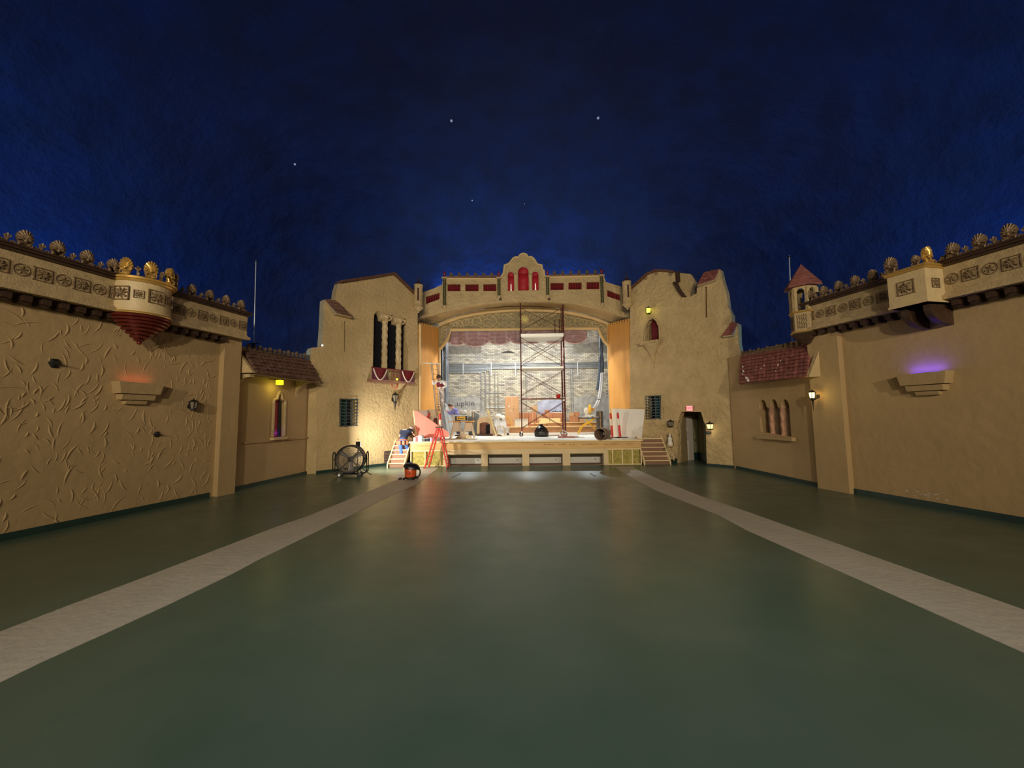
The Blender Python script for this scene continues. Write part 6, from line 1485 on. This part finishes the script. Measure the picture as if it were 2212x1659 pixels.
# ================================================================ DRUM FAN AND WORK LIGHT
fb = flo(757, 1029); Yf = fb.y
t = thing('drum_fan', 'large black drum fan on wheels at the foot of the left tower', 'fan', (fb.x, Yf, 0), math.radians(8))
sc_ = Yf/F*1.0
def fz(y): return atY(757, y, Yf).z
cz = fz(991.5); R = (fz(963)-fz(1021))/2; D = .34
def fl(prof, seg=40): return ylathe(prof, seg)
mb = MB()
for yy in (-D/2, D/2): mb.tube([(R*math.cos(2*PI*k/40), yy, cz+R*math.sin(2*PI*k/40)) for k in range(40)], .022, 8, closed=True)
mb.build('rim_hoop', BLACK, t)
mb = MB(); seg = 40; ra_ = [[mb.b.verts.new((rr*math.cos(2*PI*k/seg), yy, cz+rr*math.sin(2*PI*k/seg))) for k in range(seg)] for rr, yy in ((R, -D/2), (R, D/2), (R-.02, D/2), (R-.02, -D/2))]
for q in range(4):
    for k in range(seg): mb.face([ra_[q][k], ra_[q][(k+1) % seg], ra_[(q+1) % 4][(k+1) % seg], ra_[(q+1) % 4][k]])
mb.build('drum_shell', BLACK, t, smooth=True)
for yy in (-D/2-.02, D/2+.02):
    mb = MB()
    for k in range(48): a = 2*PI*k/48; mb.tube([(.08*math.cos(a), yy*1.06, cz+.08*math.sin(a)), (R*math.cos(a), yy, cz+R*math.sin(a))], .0035, 4)
    for rr in (.2, .3, .4): 
        if rr < R: mb.tube([(rr*math.cos(2*PI*k/32), yy*1.03, cz+rr*math.sin(2*PI*k/32)) for k in range(32)], .004, 4, closed=True)
    mb.build('grille', mat('wire_grey', (150, 142, 140), .4, metal=.4), t)
for k in range(4):
    a = PI/4+k*PI/2; MB().beam((.06*math.cos(a), -.04, cz+.06*math.sin(a)), (R*.97*math.cos(a), -.04, cz+R*.97*math.sin(a)), .03).build('motor_strut', BLACK, t)
for k in range(3):
    a = .5+k*2*PI/3; c_, s_ = math.cos(a), math.sin(a)
    def bl(u, v, c_=c_, s_=s_): r = .07+u*(R*.88-.07); w_ = (.08+.1*u)*(v-.5); return Vector((r*c_-w_*s_, .06+w_*.5, cz+r*s_+w_*c_))
    MB().grid(bl, 8, 4).build('blade', mat('fan_blade', (186, 180, 172), .4, metal=.4), t, smooth=True, solid=.008)
fl([(.001, -.12), (.06, -.12), (.09, -.08), (.09, .1), (.001, .1)], 20).build('motor', BLACK, t, loc=(0, 0, cz))
for sx in (-1, 1):
    x = sx*(R+.1); MB().tube(spline([(x, -.12, .16), (x, -.12, cz), (x, -.12, cz+.18), (x, 0, cz+.26), (x, .12, cz+.18), (x, .12, cz), (x, .12, .16)], 5), .02, 8).build('yoke', BLACK, t)
    MB().tube([(x, 0, cz), (sx*R, 0, cz)], .025, 8).build('pivot', BLACK, t)
for sy in (-1, 1): MB().tube(spline([(-R-.1, sy*.12, .2), (-R+.02, sy*.14, .1), (0, sy*.14, .09), (R-.02, sy*.14, .1), (R+.1, sy*.12, .2)], 5), .02, 8).build('base_tube', BLACK, t)
for sx, m_ in ((-1, WHITE), (1, BPLAST)):
    for sy in (-1, 1):
        x = sx*(R-.14); w_ = fl([(.001, -.02), (.05, -.02), (.075, -.015), (.075, .015), (.05, .02), (.001, .02)], 18).build('wheel', BPLAST, t, loc=(x, sy*.17, .075)); fl([(.001, -.024), (.045, -.024), (.045, .024), (.001, .024)], 16).build('hub', WHITE if sx < 0 else BLACK, w_)
MB().tube([(R-.2, -.1, .45), (R+.05, -.1, .2), (R+.28, -.15, .05)], .014, 6).build('tow_handle', BLACK, t)
# work light on a pole
wl = atY(777, 958, 14.75)
t = thing('work_light', 'dark square work light on a stand behind the drum fan', 'work light', (wl.x, 14.6, 0), math.radians(-41))
MB().box(0, 0, wl.z-.12, .19, .1, .2).build('housing', BPLAST, t, bevel=.015); MB().box(.0, .056, wl.z-.1, .16, .012, .16, None).build('lens', emis('work_light_lens', (255, 246, 220), 8), t)
MB().box(0, 0, wl.z+.17, .1, .02, .015).build('handle', BPLAST, t); MB().tube([(0, 0, 0), (0, 0, wl.z-.12)], .015, 8).build('pole', BLACK, t); MB().box(.08, 0, wl.z-.17, .24, .02, .02).build('crossbar', BLACK, t)
for k in range(3): a = k*2*PI/3+.5; MB().tube([(0, 0, .3), (.22*math.cos(a), .22*math.sin(a), .01)], .012, 6).build('foot_leg', BLACK, t)

# ================================================================ WET VACUUM
p = flo(884, 1037); Yv_ = p.y; h = atY(884, 999, Yv_).z
t = thing('wet_vacuum', 'orange and black wet vacuum on the pale aisle before the stage', 'vacuum', (p.x, Yv_+.15, 0), math.radians(-8)); k = h/.62
def q_(*a): return tuple(v*k for v in a)
MB().lathe([(.19*k, .08*k), (.2*k, .1*k), (.215*k, .4*k), (.2*k, .42*k)], (0, 0, 0), 24).build('tank', ORANGE, t); MB().box(0, -.195*k, .2*k, .14*k, .02*k, .12*k).build('tank_label', mat('dark_label', (150, 60, 30), .5), t)
mb = MB()
def lid(u, v): a = 2*PI*u; r = (.26-.0*v)*math.cos(v*PI/2)**.6; ex = 1.0+.35*max(0, math.cos(a)); return Vector((r*ex*math.cos(a)*k, r*math.sin(a)*k, (.41+.17*math.sin(v*PI/2)-.05*math.cos(a)*math.cos(v*PI/2))*k))
mb.grid(lid, 32, 10); mb.build('motor_head', BPLAST, t, smooth=True)
MB().lathe([(.0, .41*k), (.22*k, .41*k), (.21*k, .36*k)], (0, 0, 0), 24, cap=False).build('latch_ring', BPLAST, t); MB().box(0, 0, .555*k, .1*k, .05*k, .05*k).build('switch', mat('blue_switch', (40, 90, 180), .4), t)
MB().tube(spline([q_(.26, 0, .36), q_(.36, -.02, .34), q_(.36, -.02, .18), q_(.28, -.04, .1), q_(.2, -.08, .12)], 6), .028*k, 10).build('hose', BPLAST, t)
MB().lathe([(.24*k, .05*k), (.24*k, .09*k), (.19*k, .1*k)], (0, 0, 0), 24).build('dolly', BPLAST, t)
for a in (.7, 2.4, 3.9, 5.5):
    x, y = .25*k*math.cos(a), .25*k*math.sin(a); w_ = MB().tube([(x-.02, y, .035*k), (x+.02, y, .035*k)], .035*k, 12).build('caster', BPLAST, t)
p2_ = flo(862, 1040); tag(MB().tube([(0, 0, .03), (.05, .1, .03), (-.02, .2, .03)], .03, 8).build('vacuum_nozzle', BPLAST, None, (p.x-.36, Yv_+.05, 0)), 'black nozzle lying on the floor left of the wet vacuum', 'nozzle')

# ================================================================ PEOPLE
SKIN = mat('skin', (214, 162, 134), .6); SKIN2 = mat('skin_tan', (190, 134, 104), .6)
def skinned(name, joints, edges, m, parent, root=0, sub=2):
    me = bpy.data.meshes.new(name); keys = list(joints); idx = {k: i for i, k in enumerate(keys)}
    me.from_pydata([joints[k][0] for k in keys], [(idx[a], idx[b]) for a, b in edges], []); me.materials.append(m)
    o = bpy.data.objects.new(name, me); COL.objects.link(o)
    if parent is not None: o.parent = parent
    o.modifiers.new('skin', 'SKIN')
    for i, k in enumerate(keys):
        r = joints[k][1]; r = r if isinstance(r, tuple) else (r, r); me.skin_vertices[0].data[i].radius = r; me.skin_vertices[0].data[i].use_root = (i == root)
    s_ = o.modifiers.new('sub', 'SUBSURF'); s_.levels = sub; s_.render_levels = sub
    dg = bpy.context.evaluated_depsgraph_get(); me2 = bpy.data.meshes.new_from_object(o.evaluated_get(dg)); me2.materials.clear(); me2.materials.append(m)
    for p in me2.polygons: p.use_smooth = True
    o.modifiers.clear(); o.data = me2; return o
def person(label, loc, rot, J, shirt, pants, shoes, hair, skin, sleeves='short', extras=None, hairstyle='short'):
    t = thing('person', label, 'person', loc, rot)
    V = lambda k: Vector(J[k])
    neck = V('chest').lerp(V('head'), .55)
    jn = {'pelvis': (J['pelvis'], (.15, .115)), 'waist': (tuple(V('pelvis').lerp(V('chest'), .45)), (.135, .1)), 'chest': (J['chest'], (.165, .115)), 'neck': (tuple(neck), .055), 'skull': (tuple(V('head')), .075), 'crown': (tuple(V('head')+(V('head')-neck).normalized()*.06), .06)}
    ed = [('pelvis', 'waist'), ('waist', 'chest'), ('chest', 'neck'), ('neck', 'skull'), ('skull', 'crown')]
    for s_ in 'LR':
        jn['sh'+s_] = (J['sh'+s_], .058); jn['el'+s_] = (J['el'+s_], .042); jn['wr'+s_] = (J['wr'+s_], .03)
        ed += [('chest', 'sh'+s_), ('sh'+s_, 'el'+s_), ('el'+s_, 'wr'+s_)]
        d = (V('wr'+s_)-V('el'+s_)).normalized(); pm = V('wr'+s_)+d*.07; jn['palm'+s_] = (tuple(pm), (.038, .018)); ed.append(('wr'+s_, 'palm'+s_))
        side = d.cross(Vector((0, 0, 1))); side = side.normalized() if side.length > .1 else Vector((1, 0, 0))
        for i in range(4):
            b = pm+side*(.012*(i-1.5)*1.6)+d*.02; c = b+d*(.045-.006*abs(i-1.4))+Vector((0, 0, -.012)); jn['f%d%s' % (i, s_)] = (tuple(c), .009); ed.append(('palm'+s_, 'f%d%s' % (i, s_)))
        th_ = V('wr'+s_)+d*.03+side*.045; jn['th'+s_] = (tuple(th_+d*.02), .01); ed.append(('palm'+s_, 'th'+s_))
        jn['hip'+s_] = (J['hip'+s_], .092); jn['kn'+s_] = (J['kn'+s_], .062); jn['an'+s_] = (J['an'+s_], .042)
        ed += [('pelvis', 'hip'+s_), ('hip'+s_, 'kn'+s_), ('kn'+s_, 'an'+s_)]
    body = skinned('body', jn, ed, skin, t)
    tr_ = (V('chest')-V('pelvis')).normalized()
    js = {'pelvis': (tuple(V('pelvis')-tr_*.02), (.2, .16)), 'waist': (jn['waist'][0], (.185, .15)), 'chest': (tuple(V('chest')-tr_*.03), (.215, .17)), 'chest2': (tuple(V('chest')+tr_*.07), (.16, .13)), 'neckb': (tuple(V('chest').lerp(neck, .7)), .085)}
    es = [('pelvis', 'waist'), ('waist', 'chest'), ('chest', 'chest2'), ('chest2', 'neckb')]
    for s_ in 'LR':
        f = .62 if sleeves == 'short' else 1.0
        js['sh'+s_] = (J['sh'+s_], .088); e1 = V('sh'+s_).lerp(V('el'+s_), f); js['el'+s_] = (tuple(e1), .066); es += [('chest2', 'sh'+s_), ('sh'+s_, 'el'+s_)]
        if sleeves != 'short': js['wr'+s_] = (J['wr'+s_], .042); es.append(('el'+s_, 'wr'+s_))
    skinned('shirt', js, es, shirt, t)
    jp = {'pelvis': (tuple(V('pelvis')-Vector((0, 0, .02))), (.19, .155)), 'band': (tuple(V('pelvis')+tr_*.07), (.185, .15))}; ep = [('pelvis', 'band')]
    for s_ in 'LR':
        jp['hip'+s_] = (J['hip'+s_], .108); jp['kn'+s_] = (J['kn'+s_], .078); jp['an'+s_] = (tuple(V('an'+s_)), .06); ep += [('pelvis', 'hip'+s_), ('hip'+s_, 'kn'+s_), ('kn'+s_, 'an'+s_)]
        a = V('an'+s_); fd = Vector(J.get('foot', (0, 1, 0))).normalized()
        js2 = {'heel': (tuple(a+Vector((0, 0, -.05))-fd*.03), .045), 'mid': (tuple(a+Vector((0, 0, -.06))+fd*.08), .045), 'toe': (tuple(a+Vector((0, 0, -.065))+fd*.17), .036)}
        skinned('shoe', js2, [('heel', 'mid'), ('mid', 'toe')], shoes, t, sub=1)
    skinned('trousers', jp, ep, pants, t)
    hd = V('head'); face = Vector(J.get('face', (0, 1, 0))).normalized(); upv = (hd-neck).normalized(); sd = face.cross(upv).normalized()
    mb = MB(); mb.ball(hd+upv*.03, .1, 16, 12, (.86, .98, 1.12)); mb.ball(hd+face*.1+upv*.0, .018, 8, 6, (1, 1, 1.4))
    for s_ in (-1, 1): mb.ball(hd+sd*s_*.086+upv*.01, .024, 8, 6, (.5, .8, 1.3))
    head = mb.build('head', skin, t)
    for s_ in (-1, 1): MB().ball(hd+face*.088+sd*s_*.034+upv*.035, .011, 8, 6).build('eye', mat('eye_dark', (40, 30, 26), .3), head)
    MB().tube([hd+face*.092-upv*.045-sd*.022, hd+face*.096-upv*.045+sd*.022], .006, 6).build('mouth', mat('lip', (150, 84, 76), .5), head)
    mb = MB()
    g = []
    for i in range(14):
        for_ = []
    def hr(u, v):
        a = 2*PI*u; th = v*PI*.62; d = sd*(math.sin(th)*math.cos(a))+(-face)*(math.sin(th)*math.sin(a))+upv*math.cos(th)
        front = max(0, d.dot(face)); r = .122-(.02 if front > .45 and th > .9 else 0); return hd+upv*.035+Vector((d.x*r*.95, d.y*r*1.02, d.z*r*1.12))
    mb.grid(hr, 20, 10); mb.build('hair', hair, t, smooth=True, solid=.012)
    if extras: extras(t, J, V)
    return t
# worker bent over at the left stairs, seen from behind
p = Vector((atY(870, 990, 16.75).x, 16.7, 0))
J = dict(pelvis=(0, 0, 1.12), chest=(.05, .3, 1.47), head=(.2, .47, 1.58), shL=(-.16, .3, 1.48), shR=(.26, .32, 1.5), elL=(-.3, .42, 1.26), elR=(.36, .5, 1.3), wrL=(-.2, .62, 1.14), wrR=(.3, .72, 1.16), hipL=(-.1, .0, 1.04), hipR=(.1, .02, 1.04), knL=(-.08, .06, .66), knR=(.16, .2, .74), anL=(-.06, -.02, .28), anR=(.14, .1, .44), foot=(0, 1, 0), face=(.2, .8, -.5))
def ex1(t, J, V):
    a = V('pelvis'); b = mat('tan_leather', (176, 96, 58), .6)
    MB().tube([a+Vector((.2*math.cos(x), .15*math.sin(x), .02)) for x in [2*PI*k/16 for k in range(16)]], .028, 6, closed=True).build('tool_belt', b, t)
    for x, y in ((-.2, -.08), (-.07, -.16), (.1, -.16), (.21, -.05)): MB().box(a.x+x, a.y+y, a.z-.2, .12, .08, .18).build('belt_pouch', b, t, bevel=.02)
    c = V('chest')+Vector((0, -.13, .12)); MB().box(c.x-.02, c.y-.01, c.z-.04, .2, .015, .03, Matrix.Rotation(-.6, 3, 'X')).build('shirt_print', mat('pale_print', (190, 170, 150), .7), t)
person('person in navy shirt, jeans and tool belt bending over the left stage stairs', tuple(p), math.radians(-4), J, mat('navy_cotton', (36, 42, 66), .8), mat('blue_denim', (76, 110, 178), .8, var=.15, vscale=9), mat('work_boot', (110, 80, 50), .7), mat('grey_hair', (196, 180, 172), .8), SKIN, extras=ex1)
# seated / leaning worker in blue behind the table saw
p = Vector((atY(986, 930, 21.0).x, 21.0, DZ))
J = dict(pelvis=(.12, 0, .95), chest=(-.06, -.02, 1.36), head=(-.3, -.04, 1.62), shL=(-.12, -.2, 1.4), shR=(-.04, .18, 1.42), elL=(-.3, -.3, 1.16), elR=(-.28, .3, 1.2), wrL=(-.44, -.28, 1.34), wrR=(-.46, .2, 1.36), hipL=(.12, -.1, .88), hipR=(.12, .1, .88), knL=(.02, -.12, .48), knR=(.1, .14, .48), anL=(.1, -.12, .09), anR=(.16, .14, .09), foot=(-1, 0, 0), face=(-1, -.1, -.15))
person('person in blue shirt with short dark hair facing left behind the table saw', tuple(p), 0, J, mat('periwinkle_cotton', (112, 114, 184), .8, var=.12, vscale=6), mat('navy_trousers', (44, 46, 84), .8), BPLAST, mat('dark_brown_hair', (74, 50, 42), .8), SKIN, sleeves='long')
# worker in white sleeves and maroon vest on the ladder at the reveal
zf = atY(958, 888, 18.7).z
p = Vector((atY(952, 850, 18.6).x, 18.62, zf))
J = dict(pelvis=(0, 0, .95), chest=(-.02, .02, 1.36), head=(-.1, .05, 1.62), shL=(-.18, .0, 1.42), shR=(.14, .02, 1.42), elL=(-.34, -.1, 1.3), elR=(.3, -.1, 1.22), wrL=(-.36, -.2, 1.5), wrR=(.1, -.2, 1.1), hipL=(-.08, 0, .88), hipR=(.09, .0, .88), knL=(-.06, -.04, .48), knR=(.1, .02, .5), anL=(-.06, .06, .1), anR=(.08, .06, .1), foot=(0, -1, 0), face=(-.6, .8, 0))
def ex3(t, J, V):
    js = {'a': (tuple(V('pelvis')+Vector((0, 0, .08))), (.21, .175)), 'b': (tuple(V('chest')), (.235, .19)), 'c': (tuple(V('chest')+Vector((0, 0, .1))), (.17, .145))}; skinned('vest', js, [('a', 'b'), ('b', 'c')], mat('maroon_vest', (120, 40, 50), .8), t)
person('person in white long sleeves and maroon vest standing on the extension ladder', tuple(p), 0, J, mat('white_cotton', (236, 232, 230), .8), mat('cream_trousers', (206, 198, 196), .8), mat('work_boot', (110, 80, 50)), mat('dark_brown_hair', (74, 50, 42)), SKIN2, sleeves='long', extras=ex3)
